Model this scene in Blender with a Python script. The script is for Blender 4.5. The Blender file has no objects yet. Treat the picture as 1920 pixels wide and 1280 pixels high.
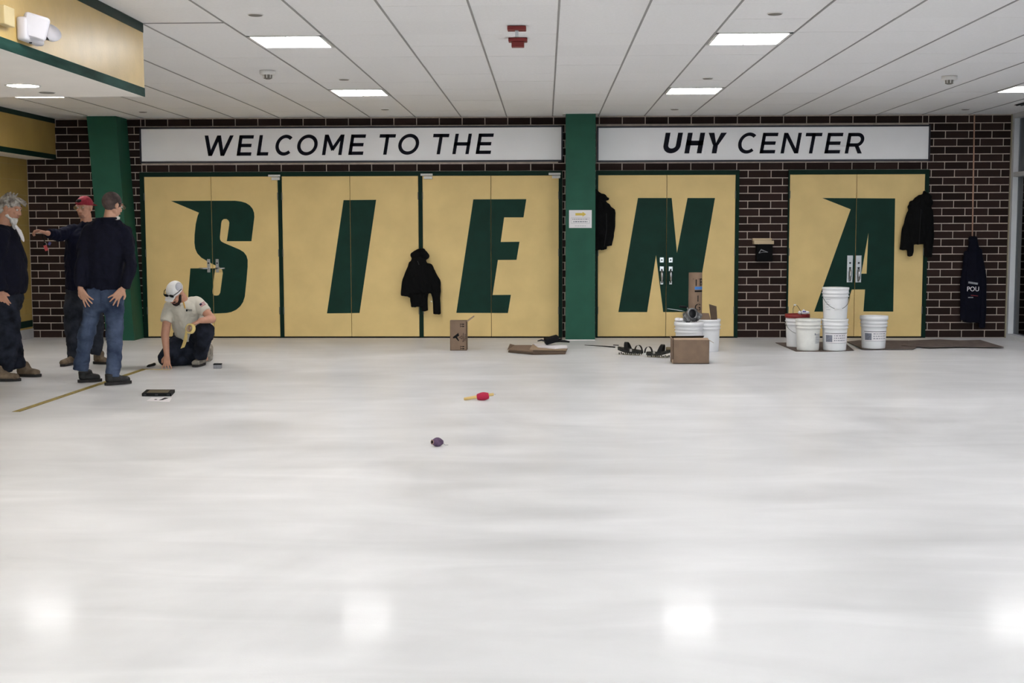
import bpy, bmesh, math, random
from mathutils import Vector, Matrix, Euler, noise
random.seed(7)
C = bpy.context.scene.collection
SC = bpy.context.scene
V = Vector

# ---------------------------------------------------------------- camera
FPX, TH, PS, RO, HCAM, D, HC = 2357.9, .0870966, .0268749, -.0024239, 1.42890, 16.9526, 2.95269
fw = V((-math.sin(PS)*math.cos(TH), math.cos(PS)*math.cos(TH), -math.sin(TH)))
rt = V((math.cos(PS), math.sin(PS), 0)); up = rt.cross(fw)
rt, up = math.cos(RO)*rt+math.sin(RO)*up, -math.sin(RO)*rt+math.cos(RO)*up
cam_data = bpy.data.cameras.new('camera'); cam_data.sensor_width = 36; cam_data.lens = FPX/1920*36
cam = bpy.data.objects.new('camera', cam_data); C.objects.link(cam)
M3 = Matrix((rt, up, -fw)).transposed()
cam.matrix_world = Matrix.Translation((0, 0, HCAM)) @ M3.to_4x4()
cam_data.clip_end = 200; SC.camera = cam

# ---------------------------------------------------------------- world, exposure, light levels
w = bpy.data.worlds.new('world'); SC.world = w; w.use_nodes = True
bg = w.node_tree.nodes['Background']; bg.inputs[0].default_value = (.88, .95, 1.0, 1); bg.inputs[1].default_value = 3.6
SC.view_settings.view_transform = 'Standard'; SC.view_settings.look = 'None'
SC.view_settings.gamma = 1; SC.view_settings.use_curve_mapping = False
SC.view_settings.exposure = 1.2
PANEL_EMIT = 15.0
DOWN_EMIT = 36.0

# ---------------------------------------------------------------- pixel -> place
def ray(x, y): return fw + rt*((x-960)/FPX) - up*((y-640)/FPX)
def W(x, y, Y=D):
    d = ray(x, y); return V((0, 0, HCAM)) + d*(Y/d.y)
def G(x, y, z=0.0):
    d = ray(x, y); return V((0, 0, HCAM)) + d*((z-HCAM)/d.z)
def PX(x, y, X):
    d = ray(x, y); return V((0, 0, HCAM)) + d*(X/d.x)

# ---------------------------------------------------------------- materials
def lin(c):
    return tuple(((v/255)/12.92 if v/255 <= .04045 else (((v/255)+.055)/1.055)**2.4) for v in c)+(1,)
MATS = {}
def mat(name, rgb, rough=.6, metal=0., var=.0, scale=8., bump=0., bscale=60., rand=0., spec=.5, emit=0., stretch=(1, 1, 1), coat=0., rgb2=None):
    if name in MATS: return MATS[name]
    m = bpy.data.materials.new(name); m.use_nodes = True; nt = m.node_tree; N = nt.nodes; L = nt.links
    b = N['Principled BSDF']; c = lin(rgb)
    b.inputs['Base Color'].default_value = c; b.inputs['Roughness'].default_value = rough
    b.inputs['Metallic'].default_value = metal; b.inputs['Specular IOR Level'].default_value = spec
    b.inputs['Coat Weight'].default_value = coat
    tc = N.new('ShaderNodeTexCoord'); mp = N.new('ShaderNodeMapping'); mp.inputs['Scale'].default_value = stretch
    L.new(tc.outputs['Object'], mp.inputs[0])
    src = None
    if var > 0 or rgb2:
        n = N.new('ShaderNodeTexNoise'); n.inputs['Scale'].default_value = scale; n.inputs['Detail'].default_value = 6
        L.new(mp.outputs[0], n.inputs['Vector'])
        r = N.new('ShaderNodeValToRGB'); r.color_ramp.elements[0].position = .32; r.color_ramp.elements[1].position = .68
        if rgb2: c0, c1 = c, lin(rgb2)
        else:
            c0 = tuple(v*(1-var) for v in c[:3])+(1,); c1 = tuple(min(1, v*(1+var)) for v in c[:3])+(1,)
        r.color_ramp.elements[0].color = c0; r.color_ramp.elements[1].color = c1
        L.new(n.outputs['Fac'], r.inputs[0]); src = r.outputs[0]
        L.new(src, b.inputs['Base Color'])
    if rand > 0:
        oi = N.new('ShaderNodeObjectInfo'); h = N.new('ShaderNodeHueSaturation')
        mr = N.new('ShaderNodeMapRange'); mr.inputs['To Min'].default_value = 1-rand; mr.inputs['To Max'].default_value = 1+rand
        L.new(oi.outputs['Random'], mr.inputs['Value']); L.new(mr.outputs[0], h.inputs['Value'])
        if src: L.new(src, h.inputs['Color'])
        else: h.inputs['Color'].default_value = c
        L.new(h.outputs[0], b.inputs['Base Color'])
    if bump > 0:
        n2 = N.new('ShaderNodeTexNoise'); n2.inputs['Scale'].default_value = bscale; n2.inputs['Detail'].default_value = 4
        L.new(mp.outputs[0], n2.inputs['Vector'])
        bp = N.new('ShaderNodeBump'); bp.inputs['Strength'].default_value = bump; bp.inputs['Distance'].default_value = .01
        L.new(n2.outputs['Fac'], bp.inputs['Height']); L.new(bp.outputs[0], b.inputs['Normal'])
    if emit > 0:
        b.inputs['Emission Color'].default_value = c; b.inputs['Emission Strength'].default_value = emit
    MATS[name] = m; return m

m_ceil = mat('ceiling_tile_fibre', (240, 239, 238), .9, var=.02, scale=40, bump=.25, bscale=140, rand=.012)
m_bar = mat('grid_bar_paint', (150, 148, 146), .6, var=.06, scale=4)
m_void = mat('ceiling_void', (120, 118, 116), .9, var=.05)
m_brick = mat('dark_brick', (50, 37, 34), .9, spec=.15, var=.3, scale=30, bump=.5, bscale=90, rand=.35)
m_mortar = mat('mortar', (204, 190, 176), .95, var=.14, scale=14, bump=.4, bscale=120)
m_yel = mat('yellow_paint', (228, 199, 136), .55, spec=.3, var=.05, scale=3, bump=.06, bscale=220)
m_yel_wall = mat('yellow_wall_paint', (176, 148, 82), .5, var=.06, scale=3, bump=.1, bscale=120)
m_yel_gloss = mat('yellow_gloss_paint', (200, 170, 104), .36, var=.08, scale=5, bump=.08, bscale=60)
m_green = mat('green_vinyl', (8, 48, 38), .6, spec=.2, var=.12, scale=6, bump=.05, bscale=200)
m_frame = mat('green_frame_paint', (6, 38, 28), .6, spec=.15, var=.12, scale=5)
m_band = mat('green_band_paint', (8, 40, 32), .5, spec=.2, var=.12, scale=4)
m_band_worn = mat('green_band_worn', (8, 40, 32), .7, spec=.1, scale=5, rgb2=(40, 78, 70), stretch=(1, .35, 2))
m_col = mat('green_column_paint', (30, 84, 66), .6, spec=.3, var=.08, scale=5, bump=.1, bscale=150)
m_white = mat('white_paint', (226, 224, 220), .6, var=.03)
m_soffit = mat('soffit_paint', (240, 235, 228), .7, var=.03, scale=2)
m_base = mat('grey_base', (178, 176, 176), .6, var=.06)
m_sign = mat('sign_panel_white', (246, 245, 246), .5, var=.015, scale=3)
m_navy = mat('navy_print', (9, 10, 24), .6, spec=.15, var=.1)
m_signframe = mat('sign_frame_navy', (22, 16, 34), .45, var=.1)
m_chrome = mat('brushed_steel', (190, 190, 192), .3, 1., var=.06, scale=20)
m_steel_dk = mat('dark_steel', (60, 60, 62), .45, .8, var=.1)
m_hinge = mat('hinge_metal', (120, 118, 110), .45, .7, var=.1)
m_bracket = mat('bracket_white', (214, 212, 208), .5, var=.05, scale=30)
m_alu = mat('storefront_aluminium', (205, 206, 208), .45, .15, var=.04, scale=3)
m_gasket = mat('gasket_tan', (150, 140, 120), .7, var=.1)
m_card = mat('cardboard', (128, 106, 88), .85, var=.07, scale=12, bump=.15, bscale=100)
m_card_lt = mat('cardboard_edge', (166, 142, 118), .85, var=.08, scale=12)
m_card_dk = mat('cardboard_dark', (84, 68, 54), .9, var=.12, scale=8, bump=.15)
m_card_stain = mat('cardboard_stained', (86, 74, 70), .9, scale=9, rgb2=(112, 98, 90), bump=.3, bscale=30)
m_pail = mat('pail_plastic', (232, 232, 233), .4, var=.02, scale=5)
m_pail_in = mat('pail_dirty', (224, 223, 218), .5, var=.06, scale=12)
m_red = mat('red_plastic', (128, 26, 28), .45, var=.1)
m_print = mat('black_print', (16, 16, 18), .75, spec=.2, var=.1)
m_gprint = mat('grey_print', (120, 122, 134), .7, var=.25, scale=60)
m_blue = mat('blue_print', (60, 120, 190), .6, var=.1)
m_black = mat('black_rubber', (20, 20, 20), .6, var=.3, scale=20, bump=.3)
m_grimy = mat('grimy_rubber', (18, 18, 17), .8, spec=.15, scale=34, rgb2=(84, 82, 76), bump=.4, bscale=80)
m_coat = mat('black_coat_cloth', (9, 9, 10), .85, spec=.15, var=.25, scale=20, bump=.4, bscale=70)
m_coat_navy = mat('navy_coat_cloth', (9, 10, 24), .85, spec=.15, var=.2, scale=20, bump=.4, bscale=70)
m_sweater = mat('navy_sweater_knit', (15, 16, 31), .9, spec=.2, var=.18, scale=30, bump=.35, bscale=110)
m_sweater2 = mat('navy_sweatshirt', (16, 18, 36), .9, spec=.15, var=.2, scale=20, bump=.35, bscale=90)
m_jeans = mat('blue_denim', (36, 46, 68), .95, spec=.2, scale=7, rgb2=(76, 88, 112), bump=.3, bscale=160)
m_jeans_dk = mat('dark_denim', (22, 25, 33), .95, spec=.2, scale=7, rgb2=(56, 60, 70), bump=.3, bscale=160)
m_jeans_blk = mat('black_work_trousers', (15, 17, 24), .95, spec=.15, scale=8, rgb2=(46, 50, 62), bump=.3, bscale=120)
m_skin = mat('skin', (192, 146, 122), .55, var=.07, scale=20)
m_skin2 = mat('skin_ruddy', (190, 140, 116), .55, var=.08, scale=20)
m_hair_grey = mat('grey_hair', (92, 82, 76), .95, scale=16, rgb2=(202, 196, 188), bump=.6, bscale=90)
m_hair_short = mat('short_cropped_hair', (52, 42, 40), .95, scale=18, rgb2=(96, 80, 76), bump=.5, bscale=160)
m_beard = mat('dark_beard', (34, 26, 24), .95, var=.3, scale=60, bump=.5, bscale=160)
m_beard_w = mat('white_beard', (216, 212, 208), .95, var=.1, scale=60, bump=.5, bscale=120)
m_cap_red = mat('red_cap_cloth', (142, 24, 44), .8, var=.12, scale=20, bump=.2, bscale=120)
m_cap_white = mat('white_cap_cloth', (232, 230, 228), .8, var=.03, scale=20)
m_mesh = mat('grey_mesh', (190, 190, 196), .9, var=.06, scale=60, bump=.3, bscale=200)
m_tee = mat('cream_shirt_cloth', (206, 200, 186), .85, var=.04, scale=8, bump=.2, bscale=40)
m_boot = mat('brown_boot', (82, 66, 50), .75, scale=14, rgb2=(128, 110, 90), bump=.3, bscale=70)
m_boot_grey = mat('dusty_boot', (92, 86, 78), .8, scale=14, rgb2=(168, 160, 148), bump=.3, bscale=60)
m_shoe_blk = mat('black_shoe', (17, 16, 17), .6, var=.25, scale=20)
m_sole = mat('shoe_sole', (34, 30, 30), .8, var=.3, scale=30)
m_eye = mat('eye_white', (220, 215, 210), .3, var=.02)
m_iris = mat('eye_dark', (40, 28, 22), .3, var=.05)
m_lip = mat('lip', (160, 98, 88), .5, var=.05)
m_tape = mat('masking_tape', (222, 198, 128), .6, var=.05, scale=20)
m_tapeline = mat('yellow_tape_line', (176, 150, 50), .6, scale=26, rgb2=(92, 84, 36))
m_thread_red = mat('red_line_string', (196, 36, 76), .8, var=.15, scale=90, bump=.7, bscale=300, stretch=(6, 1, 1))
m_thread_pur = mat('purple_line_string', (74, 52, 78), .8, scale=40, rgb2=(108, 84, 112), bump=.7, bscale=260)
m_wood = mat('pale_wood', (220, 188, 120), .6, var=.1, scale=14, stretch=(.3, 2, 2))
m_wood_dk = mat('wood_block', (120, 104, 74), .7, var=.15, scale=14)
m_bulb_red = mat('alarm_red', (120, 26, 22), .5, var=.08)
m_silver = mat('silver_bag', (150, 150, 150), .35, .5, scale=18, rgb2=(70, 70, 72), bump=.6, bscale=30)
m_paper = mat('white_paper', (232, 228, 230), .8, var=.02)
m_gold = mat('gold_arrow', (214, 186, 84), .7, var=.1)
m_disc = mat('cover_plate', (120, 116, 108), .6, var=.08)
m_tan = mat('tan_box', (200, 184, 142), .6, var=.04)
m_fix = mat('emergency_light_plastic', (208, 206, 212), .45, var=.03)
m_dark = mat('dark_void', (14, 14, 14), .9, var=.1)
m_copper = mat('conduit_copper', (186, 146, 122), .6, 0., var=.08)
m_black_gloss = mat('black_box_metal', (7, 7, 8), .7, spec=.12, var=.1)
m_grime = mat('white_scratch', (140, 140, 142), .8, var=.2, scale=40)
m_beige = mat('beige_wood', (196, 176, 144), .7, var=.08, scale=10, stretch=(1, 1, 6))
m_ground = mat('outside_paving', (70, 72, 74), .9, var=.2, scale=2)
m_flag_red = mat('flag_red', (176, 70, 66), .8, var=.05)
m_flag_blue = mat('flag_blue', (44, 40, 66), .8, var=.05)
m_orange = mat('orange_strap', (206, 156, 60), .7, var=.1)
m_panel_lens = mat('light_lens', (250, 248, 248), .5, emit=PANEL_EMIT)
m_down_lens = mat('downlight_lens', (255, 240, 214), .5, emit=DOWN_EMIT)

# floor: glossy pale resin with trowel streaks and fine orange peel
def floor_mat():
    m = bpy.data.materials.new('pale_resin_floor'); m.use_nodes = True; nt = m.node_tree; N = nt.nodes; L = nt.links
    b = N['Principled BSDF']; tc = N.new('ShaderNodeTexCoord')
    def noi(scale, st, det=5, dist=0.):
        mp = N.new('ShaderNodeMapping'); mp.inputs['Scale'].default_value = st; L.new(tc.outputs['Object'], mp.inputs[0])
        n = N.new('ShaderNodeTexNoise'); n.inputs['Scale'].default_value = scale; n.inputs['Detail'].default_value = det
        n.inputs['Distortion'].default_value = dist; L.new(mp.outputs[0], n.inputs['Vector']); return n.outputs['Fac']
    a = noi(.55, (1, .8, 1), 6, 1.6); c = noi(1.6, (.5, 1.6, 1), 4, .9)
    mx = N.new('ShaderNodeMath'); mx.operation = 'ADD'; L.new(a, mx.inputs[0]); L.new(c, mx.inputs[1])
    r = N.new('ShaderNodeValToRGB'); r.color_ramp.elements[0].position = .30; r.color_ramp.elements[1].position = .70
    hf = N.new('ShaderNodeMath'); hf.operation = 'MULTIPLY'; hf.inputs[1].default_value = .5; L.new(mx.outputs[0], hf.inputs[0])
    r.color_ramp.elements[0].color = lin((194, 194, 195)); r.color_ramp.elements[1].color = lin((230, 230, 231))
    L.new(hf.outputs[0], r.inputs[0]); L.new(r.outputs[0], b.inputs['Base Color'])
    rr = N.new('ShaderNodeMapRange'); rr.inputs['From Min'].default_value = .35; rr.inputs['From Max'].default_value = .65
    rr.inputs['To Min'].default_value = .42; rr.inputs['To Max'].default_value = .60
    L.new(c, rr.inputs['Value']); L.new(rr.outputs[0], b.inputs['Roughness'])
    b.inputs['Coat Weight'].default_value = .14; b.inputs['Coat Roughness'].default_value = .12; b.inputs['Coat IOR'].default_value = 1.5
    f = noi(45, (1, 1, 1), 2); g = noi(120, (1, 1, 1), 2)
    ad = N.new('ShaderNodeMath'); ad.operation = 'ADD'; L.new(f, ad.inputs[0]); L.new(g, ad.inputs[1])
    bp = N.new('ShaderNodeBump'); bp.inputs['Strength'].default_value = .10; bp.inputs['Distance'].default_value = .003
    L.new(ad.outputs[0], bp.inputs['Height']); L.new(bp.outputs[0], b.inputs['Normal'])
    return m
m_floor = floor_mat()
# thin window glass
def glass_mat(tint, nm):
    m = bpy.data.materials.new(nm); m.use_nodes = True; nt = m.node_tree; N = nt.nodes; L = nt.links
    N.clear(); o = N.new('ShaderNodeOutputMaterial'); t = N.new('ShaderNodeBsdfTransparent'); g = N.new('ShaderNodeBsdfGlossy')
    t.inputs[0].default_value = tint; g.inputs['Roughness'].default_value = .02
    fr = N.new('ShaderNodeFresnel'); fr.inputs[0].default_value = 1.5; mx = N.new('ShaderNodeMixShader')
    L.new(fr.outputs[0], mx.inputs[0]); L.new(t.outputs[0], mx.inputs[1]); L.new(g.outputs[0], mx.inputs[2]); L.new(mx.outputs[0], o.inputs[0]); return m
m_glass = glass_mat((.45, .5, .58, 1), 'tinted_window_glass'); m_clearglass = glass_mat((.92, .95, .94, 1), 'clear_window_glass')
def clear_mat():
    m = bpy.data.materials.new('clear_lens'); m.use_nodes = True; nt = m.node_tree; N = nt.nodes; L = nt.links
    N.clear(); o = N.new('ShaderNodeOutputMaterial'); t = N.new('ShaderNodeBsdfTransparent'); g = N.new('ShaderNodeBsdfGlossy')
    g.inputs['Roughness'].default_value = .1; mx = N.new('ShaderNodeMixShader'); mx.inputs[0].default_value = .22
    L.new(t.outputs[0], mx.inputs[1]); L.new(g.outputs[0], mx.inputs[2]); L.new(mx.outputs[0], o.inputs[0]); return m
m_clear = clear_mat()

# ---------------------------------------------------------------- mesh helpers
TMP = bpy.data.scenes.new('tmp')
def BM(): return bmesh.new()
def link(name, me, m=None, parent=None, smooth=False):
    o = bpy.data.objects.new(name, me); C.objects.link(o)
    if m: me.materials.append(m)
    if smooth: me.polygons.foreach_set('use_smooth', [True]*len(me.polygons)); me.update()
    if parent:
        o.parent = parent
    return o
def obj(name, bm, m, parent=None, smooth=False):
    bmesh.ops.recalc_face_normals(bm, faces=bm.faces[:])
    me = bpy.data.meshes.new(name); bm.to_mesh(me); bm.free(); return link(name, me, m, parent, smooth)
def box(bm, x0, x1, y0, y1, z0, z1, bev=0.):
    r = bmesh.ops.create_cube(bm, size=1.0)
    for v in r['verts']:
        v.co = V(((x0+x1)/2+v.co.x*(x1-x0), (y0+y1)/2+v.co.y*(y1-y0), (z0+z1)/2+v.co.z*(z1-z0)))
    if bev > 0:
        ed = set(e for v in r['verts'] for e in v.link_edges)
        bmesh.ops.bevel(bm, geom=list(ed), offset=bev, segments=2, affect='EDGES', profile=.5)
    return bm
def obox(bm, mtx, sx, sy, sz, bev=0.):
    r = bmesh.ops.create_cube(bm, size=1.0)
    vs = r['verts']
    for v in vs: v.co = V((v.co.x*sx, v.co.y*sy, v.co.z*sz))
    if bev > 0:
        ed = set(e for v in vs for e in v.link_edges)
        rr = bmesh.ops.bevel(bm, geom=list(ed), offset=bev, segments=2, affect='EDGES', profile=.5)
        vs = list(set(v for f in rr['faces'] for v in f.verts) | set(v for v in vs if v.is_valid))
    for v in vs: v.co = mtx @ v.co
    return bm
def lathe(bm, prof, n=32, mtx=None, close=False):
    rings = []
    for r, z in prof:
        ring = [bm.verts.new(V((r*math.cos(2*math.pi*i/n), r*math.sin(2*math.pi*i/n), z))) for i in range(n)] if r > 1e-6 else [bm.verts.new(V((0, 0, z)))]
        rings.append(ring)
    for a, b in zip(rings, rings[1:]):
        for i in range(n):
            j = (i+1) % n
            if len(a) == 1 and len(b) == 1: continue
            if len(a) == 1: bm.faces.new((a[0], b[i], b[j]))
            elif len(b) == 1: bm.faces.new((a[i], a[j], b[0]))
            else: bm.faces.new((a[i], a[j], b[j], b[i]))
    if mtx:
        for ring in rings:
            for v in ring: v.co = mtx @ v.co
    return bm
def tube(bm, pts, r, n=8):
    pts = [V(p) for p in pts]; rings = []
    for i, p in enumerate(pts):
        t = (pts[min(i+1, len(pts)-1)]-pts[max(i-1, 0)]).normalized()
        a = t.orthogonal().normalized() if i == 0 else (pa - t*pa.dot(t)).normalized()
        pa = a; b = t.cross(a)
        rr = r[i] if isinstance(r, (list, tuple)) else r
        rings.append([bm.verts.new(p+a*rr*math.cos(2*math.pi*k/n)+b*rr*math.sin(2*math.pi*k/n)) for k in range(n)])
    for q, s in zip(rings, rings[1:]):
        for k in range(n): bm.faces.new((q[k], q[(k+1) % n], s[(k+1) % n], s[k]))
    bm.faces.new(rings[0][::-1]); bm.faces.new(rings[-1]); return bm
def poly_prism(bm, pts, dirv):
    """closed outline (list of 3-D points, planar) extruded along dirv"""
    a = [bm.verts.new(V(p)) for p in pts]; f = bm.faces.new(a)
    r = bmesh.ops.extrude_face_region(bm, geom=[f])
    vs = [g for g in r['geom'] if isinstance(g, bmesh.types.BMVert)]
    bmesh.ops.translate(bm, verts=vs, vec=V(dirv)); return bm
def text_me(body, size, ext=.0008):
    cu = bpy.data.curves.new('txt', 'FONT'); cu.body = body; cu.size = size; cu.extrude = ext; cu.align_x = 'CENTER'; cu.align_y = 'CENTER'; cu.resolution_u = 3
    o = bpy.data.objects.new('txt', cu); TMP.collection.objects.link(o); TMP.view_layers[0].update(); dg = TMP.view_layers[0].depsgraph
    me = bpy.data.meshes.new_from_object(o.evaluated_get(dg)); bpy.data.objects.remove(o); return me
def text(name, body, size, m, parent, mtx):
    me = text_me(body, size); me.transform(mtx); return link(name, me, m, parent)
def empty(name, loc, rz=0):
    o = bpy.data.objects.new(name, None); C.objects.link(o); o.location = loc; o.rotation_euler = (0, 0, rz); o.empty_display_size = .1; return o
def tag(o, label=None, cat=None, group=None, kind=None):
    if label: o['label'] = label
    if cat: o['category'] = cat
    if group: o['group'] = group
    if kind: o['kind'] = kind
    return o
def ring_pts(c, r, n=24, z=0): return [V((c[0]+r*math.cos(2*math.pi*i/n), c[1]+r*math.sin(2*math.pi*i/n), z)) for i in range(n)]

XL, XR, YB = -7.006, 6.15, -4.0
# ================================================================ STRUCTURE
o = obj('floor', box(BM(), -12, 14, YB-.1, D+.3, -.1, 0), m_floor); tag(o, 'pale glossy resin floor with trowel streaks', kind='structure')
o = obj('ground_outside', box(BM(), -60, 60, -70, D+25, -.3, -.101), m_ground); tag(o, 'dark paving outside the building', kind='structure')
o = obj('sky_blocker', box(BM(), XR+4, XR+12, -6, D+14, -.101, 8.0), mat('dark_blue_blocker', (44, 50, 66), .7, var=.15, scale=1)); tag(o, 'dark block added outside the right window to hide the low sky', kind='structure')  # added mass outside, keeps the low sky out of the right glazing
o = obj('roof', box(BM(), XL-.3, XR+.45, -4.3, D+.35, HC+.121, HC+.4), m_ground); tag(o, 'roof slab over the hall', kind='structure')
o = obj('wall_far_outer', box(BM(), XL-.3, XR+.45, D+.251, D+.35, -.1, HC+.12), m_ground); tag(o, 'outer face of the far wall', kind='structure')

# ---- ceiling: backing, grid bars, tiles
ceil = obj('ceiling', box(BM(), XL-.2, XR+.4, YB-.1, D+.3, HC+.03, HC+.12), m_void); tag(ceil, 'suspended ceiling of pale fibre tiles', kind='structure')
S, X0, YP, Y0 = .6096, .09135, .62, 8.69
xk = [XL]+[X0+k*S for k in range(-11, 10)]+[XR]
lights_c = [-13+6*i+7+0 for i in range(0)]
LX = [X0+k*S for k in (-10, -4, 2, 8)]
LYj = {2, 8}
bars = BM()
for i, x in enumerate(xk):
    if i in (0, len(xk)-1): continue
    b = obj('grid_bar', box(BM(), x-.0075, x+.0075, YB, D, HC, HC+.02), m_bar, ceil)
b = obj('cross_bar', box(BM(), X0-5*S+.008, X0-4*S-.008, Y0+S*0+.62-.006, Y0+.62+.006, HC, HC+.02), m_bar, ceil)
tile_me = {}
def tile_mesh(w_, d_):
    k = (round(w_, 4), round(d_, 4))
    if k not in tile_me:
        bm = BM(); box(bm, -w_/2, w_/2, -d_/2, d_/2, 0, .015)
        me = bpy.data.meshes.new('tile'); bm.to_mesh(me); bm.free(); me.materials.append(m_ceil); tile_me[k] = me
    return tile_me[k]
rest = BM(); ntile = 0; cells = []
for i in range(len(xk)-1):
    for j in range(-25, 14):
        y0, y1 = Y0+j*YP, min(Y0+(j+1)*YP, D)
        y0 = max(y0, YB)
        if y1-y0 < .05: continue
        kk = round((xk[i]-X0)/S)
        if kk in (-10, -4, 2, 8) and i > 0 and (j-2) % 6 == 0 and not (kk == -10 and y0 < 9.3): continue
        if kk == 8 and j in (10,) : pass
        cells.append((xk[i]+.0075, xk[i+1]-.0075, y0+.0012, y1-.0012))
def inview(c):
    cx, cy = (c[0]+c[1])/2, c[3]
    if cy < 8.0: return False
    v = V((cx, cy, HC-HCAM)); d = v.dot(fw); px = 960+FPX*v.dot(rt)/d; py = 640-FPX*v.dot(up)/d
    if cx < -3.0 and cy < 9.6: return False
    return -60 < px < 1980 and py > -40
vis = sorted([c for c in cells if inview(c)], key=lambda c: c[2])
for n, c in enumerate(vis[:298]):
    me = tile_mesh(c[1]-c[0], c[3]-c[2]); t = bpy.data.objects.new('tile', me); C.objects.link(t); t.parent = ceil
    t.location = ((c[0]+c[1])/2, (c[2]+c[3])/2, HC+.004+random.uniform(-.001, .001))
ids = set(vis[:298])
for c in cells:
    if c not in ids: box(rest, c[0], c[1], c[2], c[3], HC+.004, HC+.019)
o = obj('tile_field', rest, m_ceil, ceil); o['kind'] = 'stuff'

# ---- ceiling light panels
def panel_light(x, y, label):
    t = empty('ceiling_light', (x+S/2, y+YP/2, HC)); tag(t, label, 'light', 'square ceiling light panels')
    a, bq = S/2-.012, YP/2-.004
    f = BM()
    for (x0, x1, y0, y1) in ((-a, a, -bq, -bq+.022), (-a, a, bq-.022, bq), (-a, -a+.022, -bq, bq), (a-.022, a, -bq, bq)):
        box(f, x0, x1, y0, y1, -.004, .02)
    obj('frame', f, m_white, t)
    obj('centre_rib', box(BM(), -.004, .004, -bq+.02, bq-.02, -.003, .01), m_white, t)
    for s in (-1, 1):
        obj('diffuser', box(BM(), min(s*.004, s*(a-.022)), max(s*.004, s*(a-.022)), -bq+.022, bq-.022, .002, .012), m_panel_lens, t)
names = {(-4, 2): 'lit ceiling panel nearest the camera, left of the red alarms', (2, 2): 'lit ceiling panel nearest the camera, right of the red alarms',
         (-4, 8): 'lit ceiling panel above the left end of the word WELCOME TO, farther row', (2, 8): 'lit ceiling panel above the words UHY CENTER, farther row',
         (8, 8): 'lit ceiling panel at the far right beside the window wall', (-10, 8): 'lit ceiling panel seen beneath the edge of the yellow bulkhead'}
for k in (-10, -4, 2, 8):
    for j in (-16, -10, -4, 2, 8):
        if k == -10 and j < 8: continue
        panel_light(X0+k*S, Y0+j*YP, names.get((k, j), 'square lit ceiling panel above and behind the camera'))

# ---- bulkheads
bk = obj('bulkhead', box(BM(), XL, -2.953, YB, 9.298, 2.425, HC+.02), m_soffit); tag(bk, 'near dropped bulkhead with pale underside, yellow face and green bands', kind='structure')
obj('yellow_face', box(BM(), -2.953, -2.949, YB, 9.298, 2.484, HC-.064), m_yel_gloss, bk)
obj('green_band', box(BM(), -2.953, -2.946, YB, 9.300, 2.423, 2.486), m_band_worn, bk)
obj('green_band', box(BM(), -2.953, -2.946, YB, 9.300, HC-.066, HC), m_band, bk)
bk2 = obj('bulkhead', box(BM(), XL, -6.61, 9.298, D, 2.413, HC+.02), m_soffit); tag(bk2, 'far dropped bulkhead against the brick with yellow face and green bands', kind='structure')
obj('yellow_face', box(BM(), -6.61, -6.607, 9.298, D, 2.475, HC-.06), m_yel_wall, bk2)
obj('green_band', box(BM(), -6.61, -6.604, 9.298, D, 2.411, 2.477), m_band, bk2)
obj('green_band', box(BM(), -6.61, -6.604, 9.298, D, HC-.06, HC), m_band, bk2)

# ---- left wall: painted blocks (individual near the camera view, rest a field)
wl = obj('wall_left', box(BM(), XL-.2, XL-.006, YB, D, 0, HC+.1), m_mortar); tag(wl, 'yellow painted block wall with green stripe', kind='structure')
MY = MATS['yellow_wall_paint']
fld = BM()
z = .13; row = 0
while z < 2.45:
    y = D-(.2 if row % 2 else .4)
    hi, y1 = min(z+.2, 2.45), D
    if z > .22 or True:
        while y1 > YB:
            y0 = max(y, YB)
            if y0 > 13.4:
                obj('block', box(BM(), XL-.05, XL, y0+.001, y1-.001, z+.001, hi-.001), MY, wl)
            else: box(fld, XL-.05, XL, y0+.001, y1-.001, z+.001, hi-.001)
            y1 = y0; y -= .4
    z += .2; row += 1
o = obj('block_field', fld, MY, wl); o['kind'] = 'stuff'
obj('green_stripe', box(BM(), XL, XL+.003, YB, D, .155, .245), m_band, wl)
o = obj('baseboard_left', box(BM(), XL-.01, XL+.012, YB, D, 0, .13), m_base); tag(o, 'grey base along the yellow wall', kind='structure')
# unseen glazing added behind the camera so sky light reaches the doors
day_glz = empty('added_glazing', (0, 0, 0)); tag(day_glz, 'unseen glazed wall added behind the camera to light the doors', kind='structure')
nx = 9; dx = (XR-XL)/nx
for i in range(nx+1): obj('mullion', box(BM(), XL+i*dx-.04, XL+i*dx+.04, YB-.12, YB, 0, HC+.05), m_alu, day_glz)
obj('sill', box(BM(), XL, XR, YB-.12, YB, 0, .08), m_alu, day_glz); obj('head_rail', box(BM(), XL, XR, YB-.12, YB, HC-.06, HC+.05), m_alu, day_glz)
for i in range(nx): obj('pane', box(BM(), XL+i*dx+.04, XL+(i+1)*dx-.04, YB-.066, YB-.06, .08, HC-.06), m_clearglass, day_glz)
for (px_, py_, sx_, sy_, rot_) in (((XL+XR)/2, YB-.14, XR-XL, HC, (math.pi/2, 0, 0)),):
    ld = bpy.data.lights.new('sky_portal', 'AREA'); ld.shape = 'RECTANGLE'; ld.size = sx_; ld.size_y = sy_; ld.cycles.is_portal = True
    lo = bpy.data.objects.new('sky_portal', ld); C.objects.link(lo); lo.location = (px_, py_, HC/2); lo.rotation_euler = rot_

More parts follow.
